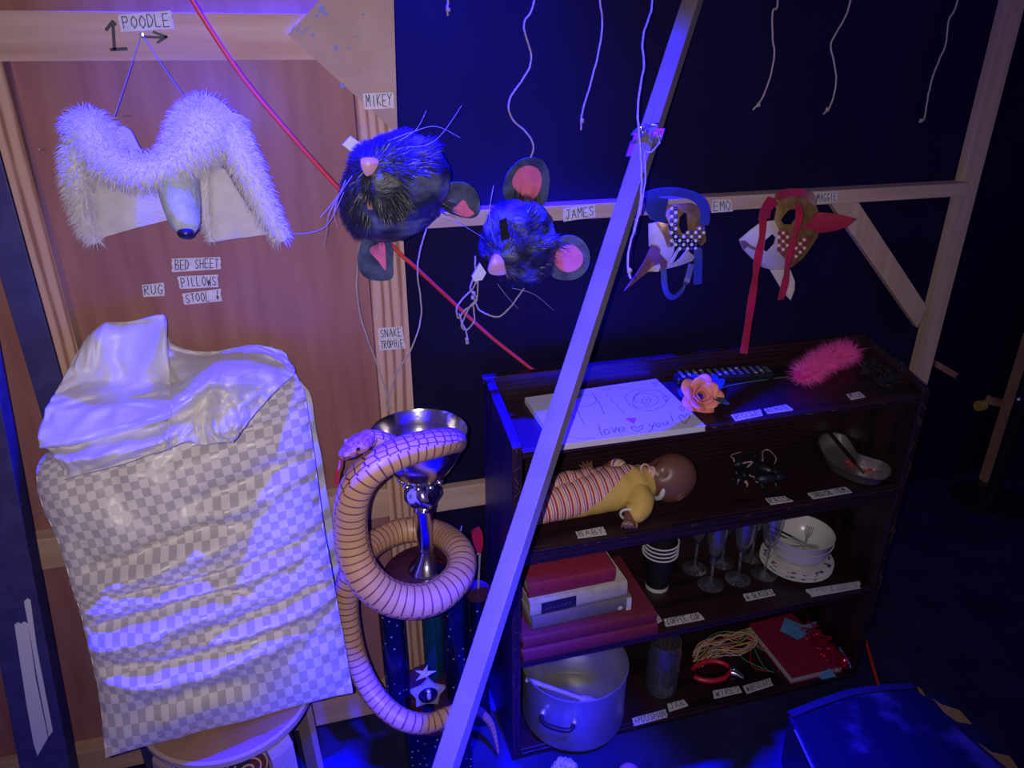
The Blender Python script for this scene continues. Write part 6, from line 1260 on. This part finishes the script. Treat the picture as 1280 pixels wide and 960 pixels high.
# ------------------------------------------------------------------ floor pieces in front and to the right
M['crumple'] = mat('crumpled_white_plastic', (.50, .48, .52), .35, bump=.8, bscale=60)
c = az(706, 966, .012); mb = MB(); ball(mb, c, 1, 36, 24, fn=lambda d: d * (.031 + .008 * noise.noise(d * 4) + .006 * abs(noise.noise(d * 9)))); tag(mb.build('crumpled_tissue', M['crumple'], loc=(c.x, c.y, FZ), angle=30), 'crumpled white tissue ball on the floor in front of the pot', 'tissue')
c = az(786, 968, .006); mb = MB(); ball(mb, c, .0265, 24, 16); tag(mb.build('ball', mat('dull_pink_rubber', (.42, .18, .20), .45), loc=(c.x, c.y, FZ)), 'dull pink ball on the floor at the bottom edge, right of the pot', 'ball')
M['grille'] = mat('black_speaker_cloth', (.006, .006, .013), .8, col2=(.10, .09, .115), scale=5, lo=.52, hi=.70, bump=.3, bscale=700, spec=.12)
M['gaffer'] = mat('grey_gaffer_tape', (.022, .020, .024), .7, spec=.15, bump=.4, bscale=80)
sz = .135
sq = [az(985, 892, sz), az(1062, 864, sz), az(1140, 856, sz), az(1292, 988, sz), az(1040, 1010, sz)]
am = thing('stage_monitor', 'black cloth covered stage monitor box at the bottom right corner', 'stage monitor', (sum(sq, Vector()) / 5).to_2d().to_3d() + Vector((0, 0, FZ)))
mb = MB(); nq = len(sq); cen = sum(sq, Vector()) / nq
lowq = [Vector((p.x + .015 * (p.x - cen.x), p.y - .01, FZ + .001)) for p in sq]; mb.add(sq + lowq, [tuple(range(nq)), tuple(range(2 * nq - 1, nq - 1, -1))] + [(i, (i + 1) % nq, nq + (i + 1) % nq, nq + i) for i in range(nq)]); mb.build('cabinet', M['remote'], am, smooth=False, bevel=.006)
mb = MB(); gq = [cen + (p - cen) * .93 + Vector((0, 0, .002)) for p in sq]; mb.add(gq + [p - Vector((0, 0, .006)) for p in gq], [tuple(range(nq)), tuple(range(2 * nq - 1, nq - 1, -1))] + [(i, (i + 1) % nq, nq + (i + 1) % nq, nq + i) for i in range(nq)]); mb.build('grille_cloth', M['grille'], am, smooth=False)
for a, b_ in ((0, 1), (1, 2)):
    mb = MB(); strap(mb, [sq[a] + Vector((0, -.006, .0035)), sq[a].lerp(sq[b_], .5) + Vector((0, -.005, .0055)), sq[b_] + Vector((0, -.006, .0035))], .020, Vector((.2, 1, -.1)), .0008, 5); mb.build('edge_tape', M['gaffer'], am)
mb = MB(); strap(mb, [sq[0].lerp(sq[4], .2) + Vector((-.003, 0, .003)), sq[0].lerp(sq[4], .8) + Vector((-.003, 0, .003))], .006, Vector((1, 0, -.5)), .0008, 3); mb.build('edge_highlight', mat('pale_edge_highlight', (.20, .18, .22), .6), am)  # pale strip: the highlight along the left edge, painted in as colour
mb = MB(); p = az(992, 876, .05); box(mb, Vector((p.x, p.y + .02, FZ + .005)), (.03, .03, .008)); 
M['yellow_tape'] = mat('yellow_hazard_tape', (.50, .34, .05), .6)
for i, l in enumerate(([(1146, 858), (1152, 862), (1157, 871), (1150, 868)], [(1166, 873), (1176, 880), (1200, 888), (1215, 905), (1196, 902), (1180, 890)], [(1222, 928), (1240, 940), (1262, 945), (1274, 962), (1250, 962), (1232, 944)])):
    mb = MB(); shell(mb, l, lambda x, y: FZ + .003 + .002 * noise.noise(Vector((x * .1, y * .1, 0))), .0015, 6, axis='z'); 
    tag(mb.build('hazard_tape', M['yellow_tape'], smooth=False), ['short yellow tape scrap at the back corner of the stage monitor', 'curled yellow tape strip beyond the right edge of the stage monitor', 'yellow tape strip lowest along the right edge of the stage monitor'][i], 'tape', 'yellow hazard tape on the floor')
# dim things beyond the right-hand post
mb = MB(); box2(mb, (1.80, 2.05, FZ), (3.75, 2.08, 2.4)); o = mb.build('wall_side', M['black_wall'], smooth=False); o['kind'] = 'structure'
M['raw_batten'] = mat('raw_pine_batten', (.42, .24, .13), .7, col2=(.34, .18, .10), scale=20)
for i, (a, b_, w_) in enumerate((((1154, 446), (1192, 468), .022), ((1236, 500), (1258, 505), .030))):
    mb = MB(); bar(mb, ay(*a, 2.035), ay(*b_, 2.035), w_, .03, (0, 0, 1)); tag(mb.build('wood_batten', M['raw_batten'], smooth=False), ['short pine batten in the dark just right of the tall pine post', 'pine batten end in the dark beside the yellow tape roll'][i], 'batten')
mb = MB(); c = ay(1226, 507, 2.0); M90 = Matrix.Rotation(PI / 2, 3, 'X'); lathe(mb, [(.012, -.014), (.020, -.014), (.020, .014), (.012, .014)], c, 28, M=Matrix.Rotation(PI / 2, 3, 'Y'), closed=True); tag(mb.build('tape_roll', M['yellow_tape']), 'small yellow tape roll hooked in the dark right of the bookcase', 'tape roll')
mb = MB(); box2(mb, tuple(ay(1278, 530, 1.98) - Vector((.0, 0, 0))), tuple(ay(1278, 530, 1.98) + Vector((.05, .05, 0)) + Vector((0, 0, .55)))); 
pz0 = ay(1274, 470, 1.96); mb = MB(); box2(mb, (pz0.x, 1.96, FZ), (pz0.x + .05, 1.995, 2.2)); tag(mb.build('timber_post', M['raw_batten'], smooth=False), 'pine post cut by the right edge of the picture', 'post')
ls = az(1262, 650, FZ); ls = Vector((ay(1258, 560, 1.85).x, 1.85, FZ)); lt = thing('equipment_stand', 'black metal stand in the dark at the right edge', 'stand', ls)
mb = MB(); tube(mb, [ls + Vector((0, 0, .02)), ls + Vector((0, 0, 1.1))], .022, 14, 1); mb.build('pole', M['remote'], lt)
mb = MB(); lathe(mb, [(0, .022), (.03, .022), (.12, .012), (.135, .006), (.135, 0), (0, 0)], ls, 36); mb.build('base', M['remote'], lt); mb = MB(); ball(mb, ls + Vector((-.03, -.01, .45)), .012, 12, 8); mb.build('knob', M['steel'], lt)
